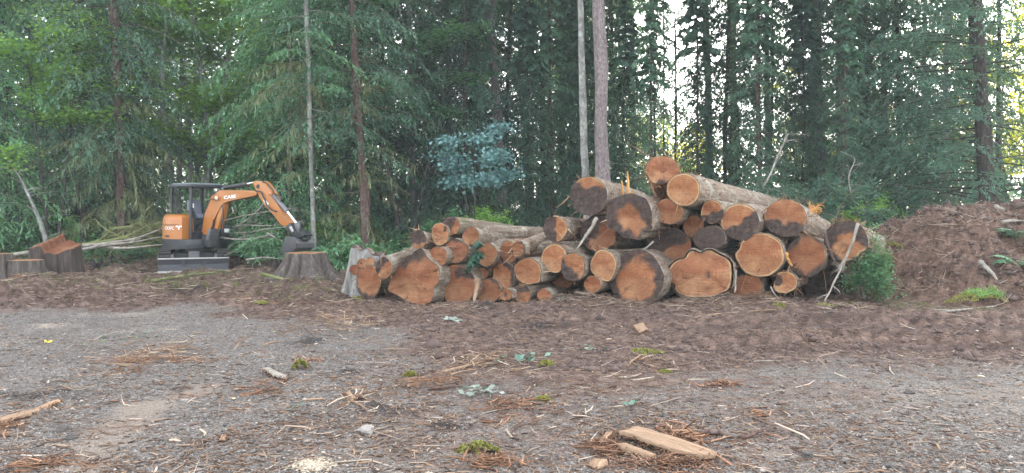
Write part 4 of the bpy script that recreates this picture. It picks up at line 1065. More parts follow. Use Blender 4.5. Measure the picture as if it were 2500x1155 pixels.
# ---- broadleaved trees
def broadleaf_data(seed, H=9, r0=.1, stems=3, spread=.28, zleaf=2.0, nleaf=9000, leaf=.13, clump=.38, flat=.32, lean=(0, 0), nb=16, vert=.4):
    g = np.random.default_rng(seed)
    az = np.arange(stems) * 6.28 / stems + g.random(stems)
    D = unit(np.stack([np.cos(az) * spread * (stems > 1) + lean[0], np.sin(az) * spread * (stems > 1) + lean[1], np.ones(stems)], -1))
    Ls = H * (.75 + .3 * g.random(stems))
    S = spine(np.zeros((stems, 3)) - UP * .3, D, Ls, g, 14, .03, .05)
    S = S + .02 * H * np.cumsum(g.normal(0, .12, S.shape), 1)
    V1, F1 = tubes(S, r0 * (.75 + .4 * g.random((stems, 1))) * np.linspace(1, .15, 14)[None], 9)
    t = np.sort(.22 + .76 * g.random((stems, nb)), 1); C, T = at_t(S, t)
    N = stems * nb; a2 = g.random(N) * 6.28
    D2 = unit(np.stack([np.cos(a2), np.sin(a2), .35 + .4 * g.random(N)], -1))
    L2 = (H * .27 * (1.15 - .7 * t.ravel()) * (.5 + .8 * g.random(N)))
    B = spine(C.reshape(-1, 3), D2, L2, g, 8, .25, .12)
    V2, F2 = tubes(B, r0 * .22 * np.linspace(1, .2, 8)[None] * (.6 + .8 * g.random((N, 1))), 5)
    ok = np.where(B[:, 4, 2] > min(zleaf, np.quantile(B[:, 4, 2], .7)))[0]
    k = max(2, nleaf // max(1, len(ok)) // 14)
    t3 = .3 + .7 * g.random((len(ok), k)); C3, T3_ = at_t(B[ok], t3)
    C3 = C3.reshape(-1, 3) + g.normal(0, 1, (len(ok) * k, 3)) * np.array([clump, clump, clump * .35]) * .6
    P = C3[:, None] + g.normal(0, 1, (len(C3), 14, 3)) * np.array([clump, clump, clump * vert]) * .55
    q = P.shape[0] * 14
    n = unit(UP + g.normal(0, flat, (q, 3))); d = unit(np.cross(n, rnd_dir(g, q))); s = np.cross(n, d)
    LL = leaf * (.6 + .7 * g.random(q))
    V, F = leaf_quads(P.reshape(-1, 3), d, s, LL, LL * .8)
    tone = np.clip(np.repeat(g.normal(.45, .2, len(C3)), 14) + g.normal(0, .12, q), 0, 1)
    TV, TF = cat_np((V1, F1), (V2, F2))
    return TV, TF, V, F, np.repeat(tone, 4)

place_tree('maple_sapling', 'bluish leaved maple sapling hanging over the left middle of the log pile', 'tree', 1165, 24.5,
           broadleaf_data(201, 5.2, .035, 3, .22, 2.35, 3200, .125, .28, .7, nb=8, vert=.6), 'bark_dark', 'skytint_leaf')
place_tree('maple_tree', 'grey forked maple behind the gap between excavator canopy and hemlock', 'tree', 470, 30,
           broadleaf_data(202, 13, .13, 3, .17, 3.6, 16000, .17, .55), 'bark_grey', 'maple')
place_tree('maple_tree', 'pale leaning maple with upswept boughs above the excavator boom', 'tree', 525, 31,
           broadleaf_data(203, 14, .14, 3, .2, 3.2, 17000, .17, .55), 'bark_grey', 'maple')
place_tree('alder_tree', 'slender reddish snag like trunk just left of the excavator canopy', 'tree', 436, 30,
           broadleaf_data(204, 12, .10, 1, .1, 7.5, 2500, .15, .5), 'bark_scaly', 'maple')
place_tree('maple_tree', 'dark twin stemmed maple at the left, behind the torn topped stump', 'tree', 128, 25,
           broadleaf_data(205, 9, .085, 2, .1, 4.2, 5000, .14, .5), 'bark_dark', 'maple')
place_tree('alder_tree', 'mossy grey trunk leaning left over the torn topped stump', 'tree', 136, 23.5,
           broadleaf_data(206, 4.6, .085, 1, .1, 3.6, 500, .12, .4, lean=(-.42, 0)), 'bark_grey', 'maple')
place_tree('birch_tree', 'pale birch trunk leaning at the far left edge', 'tree', 70, 34,
           broadleaf_data(207, 13, .17, 1, .1, 6, 5000, .15, .6, lean=(-.16, 0)), 'bark_grey', 'maple')
place_tree('maple_tree', 'light green vine maple right of the excavator boom elbow', 'tree', 640, 30,
           broadleaf_data(208, 9, .08, 4, .3, 1.5, 15000, .14, .5), 'bark_moss', 'maple')
place_tree('maple_tree', 'bright green maple high between the bluish sapling and the dark trio', 'tree', 1300, 40,
           broadleaf_data(209, 17, .2, 3, .2, 6, 16000, .19, .6), 'bark_dark', 'maple')
place_tree('maple_tree', 'sunlit yellow green maple at the right edge behind the slim dark trunk', 'tree', 2490, 40,
           broadleaf_data(210, 14, .15, 3, .25, 1.5, 16000, .2, .6), 'bark_dark', 'sunleaf')
place_tree('maple_tree', 'sunlit yellow green thicket behind the three thin dark stems', 'tree', 1640, 46,
           broadleaf_data(211, 7, .1, 4, .4, .4, 13000, .2, .6), 'bark_dark', 'sunleaf')
place_tree('maple_tree', 'sunlit yellow green thicket glowing behind the straight brown trunk', 'tree', 2010, 46,
           broadleaf_data(212, 9, .1, 4, .4, .4, 14000, .2, .6), 'bark_dark', 'sunleaf')
place_tree('maple_tree', 'sunlit yellow green thicket low between the thick dark trunk and the cedar', 'tree', 2230, 44,
           broadleaf_data(213, 8, .1, 4, .4, .4, 13000, .2, .6), 'bark_dark', 'sunleaf')
place_tree('maple_tree', 'sunlit yellow maple nearest the right edge, just behind the cedar', 'tree', 2475, 33,
           broadleaf_data(215, 12, .1, 3, .2, 2.5, 9000, .15, .5), 'bark_dark', 'sunleaf')
place_tree('maple_tree', 'green maple whose pale leaf sprays hang high right of the reddish knobbly trunk', 'tree', 990, 28,
           broadleaf_data(214, 11, .09, 2, .2, 4.5, 5000, .17, .45), 'bark_dark', 'shrub')

TA = conifer_data(120, 22, .10, 1.4, 3.3, 110, 11, 60, .5, .12, nt=28, nl=10, hang=.6, side=R(190))
place_tree('hemlock_tree', 'feathery light green hemlock behind the excavator arm', 'tree', 705, 27.5, TA, 'bark_moss', 'lightneedle')
TB = conifer_data(121, 24, .12, 2.2, 3.4, 100, 11, 60, .5, .12, nt=28, nl=10, hang=.6)
place_tree('hemlock_tree', 'grey green hemlock with curtain like boughs at the upper left', 'tree', 205, 27.5, TB, 'bark_dark', 'hemlock')

# ---- the wood behind: a handful of kinds, each copied
KINDS = []
for i, (H_, zlo, Lm, nb, lf, bk, thin) in enumerate(((25, .8, 2.9, 120, 'hemlock', 'bark_red', 0), (27, 1.0, 2.9, 165, 'cedar', 'bark_scaly', 0), (28, 4.5, 2.8, 80, 'darkfir', 'bark_dark', .1),
                                        (23, .6, 2.5, 165, 'darkfir', 'bark_dark', 0), (26, 7.5, 2.6, 50, 'cedar', 'bark_scaly', .1), (21, .5, 2.8, 120, 'lightneedle', 'bark_moss', 0))):
    KINDS.append((conifer_data(300 + i, H_, (.16, .125, .13, .11, .13, .1)[i], zlo, Lm, nb, 13, 60, .5, .1, nt=22, nl=8, lw=.045, ll=.16, thin=thin), bk, lf))
SAY = ('drooping hemlock', 'shaggy cedar', 'bare stemmed dark fir', 'dense dark fir', 'tall cedar with high crown', 'light green young hemlock')
FILL = [  # (px, Y, kind)
 (-60, 30, 0), (20, 29, 3), (75, 38, 0), (190, 31, 3), (225, 36, 0), (330, 35, 0), (352, 33, 3), (255, 44, 1), (150, 46, 0), (400, 42, 1), (10, 44, 1), (560, 41, 5), (610, 36, 5), (660, 34, 0), (700, 40, 1),
 (735, 30, 5), (810, 31, 0), (835, 37, 1), (850, 44, 0), (930, 33, 3), (955, 40, 0), (1010, 31, 1), (1050, 36, 3), (1090, 33, 0), (1130, 41, 1), (1165, 34, 1), (1130, 28.5, 3), (1185, 46, 0), 
 (1345, 42, 1), (1460, 37, 1), (1395, 46, 0), (1240, 33, 3), (1425, 33, 3), (1500, 29, 3), (1545, 34, 1), (1770, 29.5, 3), (1880, 30, 1), 
 (1990, 33, 0), (2010, 30.5, 1), (2075, 37, 3), (2165, 33, 1), (2200, 29, 3), (2265, 31, 1), (2310, 27, 1), (2380, 32, 3), (2660, 24, 1), (-30, 25, 5),
 (480, 48, 1), (760, 48, 1), (900, 50, 0), (1040, 48, 1), (620, 52, 0), (300, 54, 1), (80, 54, 0),
]
YOUNG = [(1525, 27, 3), (1592, 26.5, 0), (1700, 27.5, 3), (1850, 27, 0), (1960, 28, 3), (1285, 28, 3), (1345, 29, 0), (1405, 29, 3), (2060, 26, 0)]
proto = {}
gg = np.random.default_rng(2024)
for (px, Y, kd) in FILL:
    s = .85 + .35 * gg.random(); rz = gg.random() * 6.28
    lab = SAY[kd] + (' in the wood left of the log pile' if px < 830 else ' in the wood behind the log pile' if px < 2130 else ' in the wood behind the dirt mound')
    gname = {0: 'hemlocks', 1: 'shaggy cedars', 2: 'bare stemmed firs', 3: 'dense firs', 4: 'high crowned cedars', 5: 'light green hemlocks'}[kd] + ' of the wood'
    nm = ('hemlock_tree', 'cedar_tree', 'fir_tree', 'fir_tree', 'cedar_tree', 'hemlock_tree')[kd]
    if kd not in proto:
        dat, bk, lf = KINDS[kd]
        o = place_tree(nm, lab, 'tree', px, Y, dat, bk, lf, gname); o.rotation_euler[2] = rz; o.scale = (s, s, s); proto[kd] = o
    else:
        copy_tree(proto[kd], px, Y, rz, s, lab, 'tree', gname)
for (px, Y, kd) in YOUNG:
    s = .42 + .16 * gg.random()
    copy_tree(proto[kd], px, Y, gg.random() * 6.28, s, ('young drooping hemlock' if kd == 0 else 'young dense fir') + ' at the front of the wood behind the log pile', 'tree', ('young hemlocks' if kd == 0 else 'young firs') + ' behind the pile', .95)
# ------------------------------------------------------------------ dirt mound at the right
def mound_h(x, y):
    x = np.asarray(x, float); y = np.asarray(y, float)
    Rr = np.interp(x, [6.3, 6.8, 7.3, 7.9, 8.66, 9.5, 11, 13, 15, 16.5], [0, .28, .86, 1.25, 1.5, 1.62, 1.7, 1.5, .7, 0])
    w = .25 * fbm(x * .8, y * .8, s=201, o=3)
    up = sst(0, 1, np.clip((y + w - 13.55 - .25 * np.sin(x * 1.3)) / 3.0, 0, 1)) ** .8 * (1 - sst(17.2, 20.5, y + w))
    z = Rr * up
    cl = fbm(x * 2.2, y * 2.2, s=211, o=5, g=.62)
    z = z + sst(.02, .3, z) * (.15 * cl + .08 * np.abs(fbm(x * 5, y * 5, s=221, o=4, g=.7)) + .02 * fbm(x * 14, y * 14, s=231, o=3))
    return z - .04
def mz(x, y): return gz(x, y) + float(mound_h(np.array([x]), np.array([y]))[0])
def ray_mound(px, py):
    """where a pixel's ray meets the mound"""
    for Y in np.arange(12.5, 21, .04):
        P = at(px, py, Y)
        if P[2] <= mz(P[0], Y): return P
    return at(px, py, 16.5)
def build_mound():
    X, Y = np.meshgrid(np.linspace(5.9, 16.6, 440), np.linspace(13.0, 20.8, 330))
    Z = hgt(X, Y) + mound_h(X, Y)
    i = np.arange(X.size).reshape(X.shape)
    F = np.stack([i[:-1, :-1], i[:-1, 1:], i[1:, 1:], i[1:, :-1]], -1).reshape(-1, 4)
    tag(mesh_np('dirt_mound', np.stack([X, Y, Z], -1).reshape(-1, 3), F, M['soil'], smooth=True),
        'big heap of reddish brown soil full of roots right of the log pile', 'dirt mound')
    g = np.random.default_rng(61)
    x = 6.6 + 7 * g.random(5200); y = 13.7 + 4 * g.random(5200)
    k = mound_h(x, y) > .04; x, y = x[k], y[k]; n = len(x)
    L = np.exp(g.normal(-1.75, .7, n))
    V, F = slivers(np.stack([x, y, hgt(x, y) + mound_h(x, y) + .012], -1), L, .007 + .008 * g.random(n), g.random(n) * 6.28, g.normal(-.1, .45, n), g, curl=.3, flat=1)
    tag(mesh_np('mound_roots', V, F, M['roots'], attrs=dict(tone=np.repeat(np.clip(g.normal(.5, .28, n), 0, 1), 9))), kind='stuff')
build_mound()
g_ = np.random.default_rng(62); x = 6.5 + 7.5 * g_.random(7000); y = 13.6 + 4.4 * g_.random(7000); k = (mound_h(x, y) > .02) & (fbm(x * 1.3, y * 1.3, s=79) > -.25)
x, y = x[k], y[k]; clods('mound_clods', x, y, hgt(x, y) + mound_h(x, y), g_, .03)

# ------------------------------------------------------------------ plants
def fern(P, label, s=.8, seed=1, n=9, mat='fern', az=None, group=None):
    g = np.random.default_rng(seed); root = empty('fern', P, 0, label, 'fern', group)
    a = np.arange(n) * 2.4 + g.random(n) if az is None else az + g.normal(0, .7, n)
    D = unit(np.stack([np.cos(a), np.sin(a), .75 + .5 * g.random(n)], -1)); L = s * (.7 + .5 * g.random(n))
    B = spine(np.zeros((n, 3)), D, L, g, 9, .55, .04)
    Vs, Fs = tubes(B, .008 * np.linspace(1, .3, 9)[None] * np.ones((n, 1)), 4)
    mesh_np('stalk', Vs, Fs, M[mat], root, dict(tone=np.full(len(Vs), .3)))
    k = 22; t = np.linspace(.12, .98, k)[None].repeat(n, 0)
    C, T = at_t(B, t); S = unit(np.cross(T, UP)); V = []; F = []; m = 0
    for sg in (-1, 1):
        l = (L[:, None] * .24 * np.sin(np.clip(t * 1.05 + .12, 0, 1) * np.pi) ** .7).ravel() + .01
        d = unit((S * sg + T * .35 - UP * .15).reshape(-1, 3) + g.normal(0, .08, (n * k, 3))); w = unit(np.cross(d, UP + g.normal(0, .15, d.shape)))
        v, f = leaf_quads(C.reshape(-1, 3) + d * l[:, None] * .5, d, w, l, .05 * s / .8 + 0 * l); V.append(v); F.append(f + m); m += len(v)
    tn = np.repeat(np.clip(np.repeat(g.normal(.5, .2, n), k) + g.normal(0, .08, n * k), 0, 1), 4)
    mesh_np('frond', np.concatenate(V), np.concatenate(F), M[mat], root, dict(tone=np.concatenate([tn, tn])))
    return root

def shrub(P, label, rx, ry, rz, n, leaf, mat, seed, group=None, stem='bark_moss', name='shrub', clump=.22):
    g = np.random.default_rng(seed); root = empty(name, P, 0, label, 'shrub', group)
    k = max(6, int(14 * rx)); a = g.random(k) * 6.28; q = np.sqrt(g.random(k))
    tip = np.stack([np.cos(a) * q * rx, np.sin(a) * q * ry, rz * (1 - .55 * q ** 2) * (.6 + .5 * g.random(k))], -1)
    D = unit(tip * [.7, .7, 1.3]); L = np.linalg.norm(tip, axis=1)
    B = spine(tip * [.15, .15, 0], D, L, g, 8, .18, .08)
    V1, F1 = tubes(B, .012 * np.linspace(1, .3, 8)[None] * (.6 + .8 * g.random((k, 1))), 5)
    C, T = at_t(B, .3 + .7 * g.random((k, 5))); C = C.reshape(-1, 3)
    D2 = unit(rnd_dir(g, len(C)) + [0, 0, .5]); L2 = .3 * rz * (.4 + .8 * g.random(len(C)))
    B2 = spine(C, D2, L2, g, 5, .3, .1)
    V2, F2 = tubes(B2, .005 * np.linspace(1, .4, 5)[None] + np.zeros((len(C), 1)), 4)
    V, F = cat_np((V1, F1), (V2, F2)); mesh_np('stem', V, F, M[stem], root)
    m = max(1, n // len(C)); C3, _ = at_t(B2, .15 + .85 * g.random((len(C), m))); Pp = C3.reshape(-1, 3) + g.normal(0, clump * .35, (len(C) * m, 3)); N = len(Pp)
    nn = unit(UP * 1.1 + g.normal(0, .5, (N, 3))); d = unit(np.cross(nn, rnd_dir(g, N))); s = np.cross(nn, d)
    LL = leaf * (.6 + .7 * g.random(N)); Vl, Fl = leaf_quads(Pp, d, s, LL, LL * .62)
    tn = np.clip(np.repeat(g.normal(.45, .2, len(C)), m) + g.normal(0, .12, N), 0, 1)
    mesh_np('foliage', Vl, Fl, M[mat], root, dict(tone=np.repeat(tn, 4)))
    return root

def gp(px, Y): X = (px - 1250) / FP * Y; return np.array([X, Y, gz(X, Y)])
shrub(gp(2110, 21.3), 'rounded bright green shrub behind the hollowed log and the dirt mound', 1.25, .9, 2.75, 8500, .075, 'maple', 71)
shrub(gp(2215, 25.5), 'dark green bush close behind the crest of the dirt mound', 1.0, .8, 1.5, 4200, .09, 'shrub', 72)
shrub(gp(1000, 19.8), 'leafy bush with pale green leaves behind the left end of the pile', 1.1, .6, .95, 3200, .09, 'shrub', 73)
shrub(gp(905, 20.5), 'leafy bush beside the silver stump', .9, .6, .85, 2600, .085, 'shrub', 74)
shrub(gp(1130, 23.5), 'bright green low maple bush under the bluish sapling', 1.2, .8, 1.5, 4000, .10, 'maple', 75)
shrub(gp(1195, 24.2), 'loose green bush reaching up under the right side of the bluish sapling', 1.0, .7, 2.3, 4200, .10, 'maple', 78)
shrub(gp(1085, 24.2), 'loose dark bush reaching up under the left side of the bluish sapling', .9, .7, 2.0, 3600, .10, 'shrub', 79)
shrub(gp(860, 22.5), 'dark leafy bush between the stump under the bucket and the pile', 1.0, .7, .9, 2600, .085, 'shrub', 76)
shrub(gp(1985, 19.6), 'pale leaved bush close behind the right shoulder of the pile', .8, .6, 1.25, 3000, .075, 'shrub', 77)
g1 = np.random.default_rng(300)
for i in range(44):
    px = -80 + 2680 * (i + g1.random()) / 44
    Y = 26 + 7 * g1.random()
    if abs(px - 470) < 70: Y += 1.5
    P = gp(px, Y)
    zone = 'left of the log pile' if px < 880 else 'behind the log pile' if px < 2130 else 'behind the dirt mound'
    kd = int(g1.integers(0, 3))
    shrub(P, ('leafy undergrowth shrub at the foot of the wood ', 'bright green vine maple shrub at the foot of the wood ', 'dark glossy shrub at the foot of the wood ')[kd] + zone,
          .9 + .9 * g1.random(), .8, .8 + 1.3 * g1.random(), 2600, (.09, .11, .085)[kd], ('shrub', 'maple', 'cedar')[kd], 400 + i, ('leafy', 'bright', 'dark')[kd] + ' shrubs at the foot of the wood')
for i, (px, Y, s, lab) in enumerate(((770, 22.0, 1.25, 'big arching fern right of the excavator bucket'), (815, 22.3, .95, 'arching fern between the bucket fern and the dark leafy bush'), (735, 23, 1.0, 'fern half hidden behind the excavator bucket'),
                                (600, 23.6, .9, 'fern beneath the excavator boom behind the bare brush'), (330, 24.5, .9, 'fern at the foot of the reddish hemlock trunk'), (960, 20.6, .8, 'fern in front of the knobbly reddish trunk'),
                                (1050, 21, .75, 'fern behind the crest of the low heap'))):
    fern(gp(px, Y), lab, s, 80 + i, 11)
fern(ray_mound(2480, 585), 'sword fern high on the right edge of the dirt mound', .75, 95, 7, az=R(215))
fern(ray_mound(2495, 655), 'sword fern lower on the right edge of the dirt mound', .7, 96, 7, az=R(200))

def undergrowth():
    g = np.random.default_rng(14); n = 52000
    y = 23.2 + 16 * g.random(n) ** 1.3; x = (g.random(n) * 2 - 1) * y * .68
    d = fbm(x * .6, y * .6, s=91, o=3)
    k = (d > -.25) & ((y > 24.6) | (np.abs(x + 8.2) > 2.6)); x, y, d = x[k], y[k], d[k]; n = len(x)
    z = hgt(x, y, False) + g.random(n) ** 1.5 * (.35 + .75 * np.clip(d + .3, 0, 1))
    nn = unit(UP + g.normal(0, .45, (n, 3))); dd = unit(np.cross(nn, rnd_dir(g, n))); s = np.cross(nn, dd)
    L = .10 * (.6 + .7 * g.random(n)); V, F = leaf_quads(np.stack([x, y, z], -1), dd, s, L, L * .6)
    tn = np.clip(.42 + .3 * fbm(x * 1.5, y * 1.5, s=92, o=2) + g.normal(0, .12, n), 0, 1)
    tag(mesh_np('undergrowth', V, F, M['shrub'], attrs=dict(tone=np.repeat(tn, 4))), kind='stuff')
undergrowth()

def far_wood():
    """the far side of the wood, which reads as one mass"""
    g = np.random.default_rng(15); tr, br = [], []
    n = 100
    px = -1500 + 5400 * (np.arange(n) + g.random(n)) / n; Y = 58 + 40 * g.random(n)
    x = (px - 1250) / FP * Y; dens = np.where(px < 900, 1.0, .45)
    Vs, Fs, Ts, m = [], [], [], 0
    for i in range(n):
        H = (17 if px[i] < 1000 else 7) + 9 * g.random() * dens[i]; k = int(520 * dens[i])
        z = 1.0 + (H - 1) * g.random(k); a = g.random(k) * 6.28; q = (.4 + 2.8 * ((H - z) / H) ** .8) * np.sqrt(g.random(k))
        P = np.stack([x[i] + q * np.cos(a), Y[i] + q * np.sin(a), gz(x[i], Y[i]) + z - .2 * q], -1)
        d = unit(np.stack([np.cos(a), np.sin(a), -.35 + .2 * g.normal(0, 1, k)], -1)); s = unit(np.cross(d, UP + g.normal(0, .4, d.shape)))
        L = .9 * (.6 + .8 * g.random(k)); V, F = leaf_quads(P, d, s, L, L * .32)
        Vs.append(V); Fs.append(F + m); m += len(V); Ts.append(np.repeat(np.clip(g.normal(.45, .2, k), 0, 1), 4))
        tr.append(np.stack([np.full(8, x[i]) + np.linspace(0, .4, 8) * g.normal(), np.full(8, Y[i]), np.linspace(-.5, H, 8) + gz(x[i], Y[i])], -1)); br.append(np.linspace(.2, .03, 8))
    o = tag(mesh_np('far_wood', np.concatenate(Vs), np.concatenate(Fs), M['darkfir'], attrs=dict(tone=np.concatenate(Ts))), kind='stuff')
    V, F = tubes(np.array(tr), np.array(br), 7); c = mesh_np('trunks', V, F, M['bark_dark'], o); c['kind'] = 'stuff'
far_wood()

# ------------------------------------------------------------------ felled limbs, poles, brush
def limb(name, label, pts, r, mat, cat='branch', twigs=0, tl=.5, seed=1, leaves=None, k=8, group=None, tr=.35, dirz=.1):
    """pts: world points; a curved limb tapering along them, with twigs"""
    g = np.random.default_rng(seed); P = np.array(pts, float)
    x = np.linspace(0, len(P) - 1, len(P) * 6); Q = np.stack([np.interp(x, range(len(P)), P[:, i]) for i in range(3)], 1)
    for _ in range(3): Q[1:-1] = (Q[:-2] + 2 * Q[1:-1] + Q[2:]) / 4
    Q += np.cumsum(g.normal(0, r * .12, Q.shape), 0) * [1, 1, .4]
    o = Q[0].copy(); Q = Q - o
    root = empty(name, o, 0, label, cat, group)
    rr = np.linspace(1, .35, len(Q)) * r * (1 + .1 * g.normal(0, 1, len(Q)))
    V, F = tubes(Q[None], rr[None], k)
    n0 = len(V); V = np.concatenate([V, Q[:1], Q[-1:]])
    caps = np.array([[n0, (i + 1) % k, i] for i in range(k)] + [[n0 + 1, n0 - k + i, n0 - k + (i + 1) % k] for i in range(k)])
    mesh_np('stem', V, [F, caps], M[mat], root, smooth=True)
    if twigs:
        t = np.sort(.12 + .88 * g.random((1, twigs)), 1); C, T = at_t(Q[None], t); C, T = C[0], T[0]
        D = unit(T * .7 + g.normal(0, .6, (twigs, 3)) * [1, 1, .6] + [0, 0, dirz]); L = tl * (.4 + .9 * g.random(twigs))
        B = spine(C, D, L, g, 8, .15, .16)
        Vt, Ft = tubes(B, r * tr * np.linspace(1, .25, 8)[None] * (.6 + .7 * g.random((twigs, 1))), 5)
        C2, T2 = at_t(B, .2 + .75 * g.random((twigs, 4)))
        D2 = unit(T2 + g.normal(0, .5, T2.shape)); B2 = spine(C2.reshape(-1, 3), D2.reshape(-1, 3), np.repeat(L * .4, 4) * (.5 + g.random(twigs * 4)), g, 5, .2, .15)
        Vu, Fu = tubes(B2, r * tr * .45 * np.linspace(1, .3, 5)[None] + np.zeros((twigs * 4, 1)), 4)
        Va, Fa = cat_np((Vt, Ft), (Vu, Fu)); mesh_np('twig', Va, Fa, M[mat], root)['kind'] = 'stuff'
        if leaves:
            s = sprays(B, L, g, 12, 6, .45, .035, .11, np.clip(g.normal(.5, .18, twigs), 0, 1))
            mesh_np('foliage', s[0], s[1], M[leaves], root, dict(tone=s[2]))
    return root
W3 = lambda *a: [at(px, py, Y) for px, py, Y in a]
# left: poles and mossy boughs lying behind the torn topped stump
limb('pole', 'long pale peeled pole lying behind the torn topped stump', W3((20, 624, 21.6), (105, 612, 21.4), (230, 598, 21.4), (330, 585, 21.8), (425, 545, 22.8)), .055, 'deadwood', 'pole', seed=1)
limb('pole', 'pale thin pole pointing at the excavator tracks, lowest of the poles', W3((230, 600, 21.2), (290, 607, 21.2), (340, 605, 21.4), (410, 598, 22)), .045, 'deadwood', 'pole', seed=2)
limb('pole', 'forked pale pole between the other two left poles', W3((190, 612, 21), (255, 598, 21.1), (330, 592, 21.6), (405, 577, 22.3)), .045, 'deadwood', 'pole', twigs=3, tl=.5, seed=3)
limb('mossy_bough', 'thick moss covered bough sloping up to the excavator hood', W3((195, 604, 22.2), (290, 584, 22.5), (350, 565, 22.8), (430, 545, 23.4)), .08, 'mosswood', twigs=26, tl=.9, seed=4, dirz=.25, leaves=None)
limb('mossy_bough', 'moss covered bough with drooping fringe behind the pale poles', W3((270, 560, 23), (330, 552, 23), (400, 558, 23.2)), .05, 'mosswood', twigs=22, tl=.7, seed=5, dirz=-.5)
for i, (a, b, c, lab) in enumerate((((215, 596, 22.8), (290, 572, 23), (340, 548, 23.4), 'moss hung bough nearest the torn topped stump in the felled brush'), ((300, 590, 22.9), (360, 575, 23), (415, 552, 23.3), 'moss hung bough in the middle of the felled brush left of the excavator'),
                                   ((330, 600, 22.6), (375, 590, 22.8), (430, 570, 23.2), 'moss hung bough lowest in the felled brush beside the tracks'), ((350, 560, 23.6), (385, 545, 23.8), (440, 535, 24), 'moss hung bough highest in the felled brush behind the hood'))):
    limb('mossy_bough', lab, W3(a, b, c), .045, 'mosswood', twigs=20, tl=.75, seed=120 + i, dirz=-.25)
limb('mossy_bough', 'mossy root like branch lying on the dirt beside the excavator blade', W3((345, 690, 18.4), (420, 678, 18.9), (480, 670, 19.3), (560, 664, 19.8)), .045, 'mosswood', twigs=8, tl=.4, seed=6)
limb('mossy_bough', 'mossy branch lying across the churned dirt in front of the blade', W3((272, 716, 16.2), (330, 703, 16.9), (360, 694, 17.3), (420, 690, 17.6)), .05, 'mosswood', twigs=8, tl=.4, seed=7)
limb('mossy_bough', 'short mossy branch right of the low stump, near the gravel edge', W3((180, 735, 14.7), (225, 722, 15.2), (262, 715, 15.6)), .035, 'mosswood', twigs=4, tl=.3, seed=8)
limb('mossy_bough', 'mossy roots sprawling at the front of the stump under the bucket', W3((640, 668, 18.6), (720, 690, 18.0), (770, 692, 18.0), (850, 705, 17.0)), .045, 'mosswood', twigs=9, tl=.5, seed=9)
limb('branch', 'brown stick standing up from the dirt near the gravel, left', W3((300, 740, 14.3), (315, 730, 14.6), (330, 722, 14.9)), .03, 'bark_red', seed=10)
# bare brush behind the boom
limb('branch', 'bare grey curving branch highest in the brush beneath the boom', W3((535, 590, 23), (575, 555, 23), (620, 525, 23.2), (680, 455, 23.8)), .03, 'deadwood', twigs=5, tl=.8, seed=11)
limb('branch', 'bare grey branch arching level beneath the boom', W3((535, 543, 23), (580, 530, 23), (640, 518, 23.2), (720, 508, 23.5)), .028, 'deadwood', twigs=5, tl=.8, seed=12)
limb('branch', 'bare grey branch sagging in the brush beneath the boom', W3((535, 560, 22.8), (590, 550, 22.8), (660, 552, 23), (720, 540, 23.3)), .026, 'deadwood', twigs=6, tl=.7, seed=13)
limb('branch', 'bare pale branch low in the brush right of the excavator', W3((540, 568, 22.6), (600, 570, 22.4), (640, 560, 22.5), (700, 555, 22.8)), .025, 'deadwood', twigs=5, tl=.6, seed=14)
limb('branch', 'bare pale pole lying lowest in the brush right of the excavator', W3((538, 580, 22.2), (575, 585, 22), (620, 583, 22), (668, 570, 22.4)), .03, 'deadwood', twigs=3, tl=.5, seed=15)
limb('branch', 'broken pale stick pointing at the little stump behind the bucket', W3((652, 570, 21.9), (672, 580, 21.7), (690, 590, 21.6)), .03, 'deadwood', seed=16)
limb('branch', 'straight pale stick on the dirt between the blade and the broad stump', W3((600, 634, 20.3), (650, 628, 20.4), (688, 632, 20.4)), .025, 'deadwood', seed=17)
for i, (a, b, lab) in enumerate((((548, 625, 21.3), (640, 600, 21.8), 'cut leafy bough heaped right of the excavator tracks'), ((580, 618, 21.6), (690, 600, 22), 'cut leafy bough heaped behind the pale stick'), ((560, 605, 22.4), (650, 575, 22.8), 'cut leafy bough topmost of the heap right of the excavator'),
                             ((800, 640, 20.2), (880, 610, 20.6), 'cut leafy bough beside the broad stump'), ((790, 625, 21), (850, 640, 20.4), 'cut leafy bough drooping behind the broad stump'))):
    limb('leafy_bough', lab, [at(*a), (at(*a) + at(*b)) / 2 + [0, 0, .12], at(*b)], .025, 'bark_moss', twigs=16, tl=.6, seed=30 + i, leaves='lightneedle')
# right: brush behind the pile
limb('branch', 'bare white branch leaning up behind the right of the pile', W3((1858, 470, 19.5), (1880, 425, 19.6), (1900, 380, 19.8), (1925, 325, 20)), .032, 'deadwood', twigs=7, tl=.55, seed=41)
limb('branch', 'bare twiggy branch arching over the cut cedar boughs at right', W3((2130, 530, 19.5), (2080, 490, 19.5), (2070, 430, 19.6), (2090, 385, 20), (2050, 370, 20)), .018, 'deadwood', twigs=8, tl=.4, seed=42)
limb('branch', 'short grey stick poking from the brush above the hollowed log', W3((2110, 570, 16.5), (2135, 556, 16.8), (2155, 546, 17)), .02, 'deadwood', seed=43)
for i, (a, b, lab) in enumerate((((1900, 520, 18.8), (1850, 465, 19.6), 'cut cedar bough resting on the far ends of the upper right logs'), ((1960, 540, 19), (2020, 450, 19.6), 'cut cedar bough sticking up behind the big right shoulder log'), ((2030, 560, 18.5), (2075, 480, 19.2), 'cut cedar bough drooping above the hollowed log'),
                             ((2080, 570, 18.2), (2150, 530, 19), 'cut cedar bough lying between the hollowed log and the mound'), ((1990, 560, 18.6), (1960, 480, 19.3), 'cut cedar bough nearest the yellow tuft'))):
    limb('cedar_bough', lab, [at(*a), (at(*a) + at(*b)) / 2 + [0, 0, .2], at(*b)], .028, 'bark_moss', twigs=22, tl=.8, seed=50 + i, leaves='cedar')
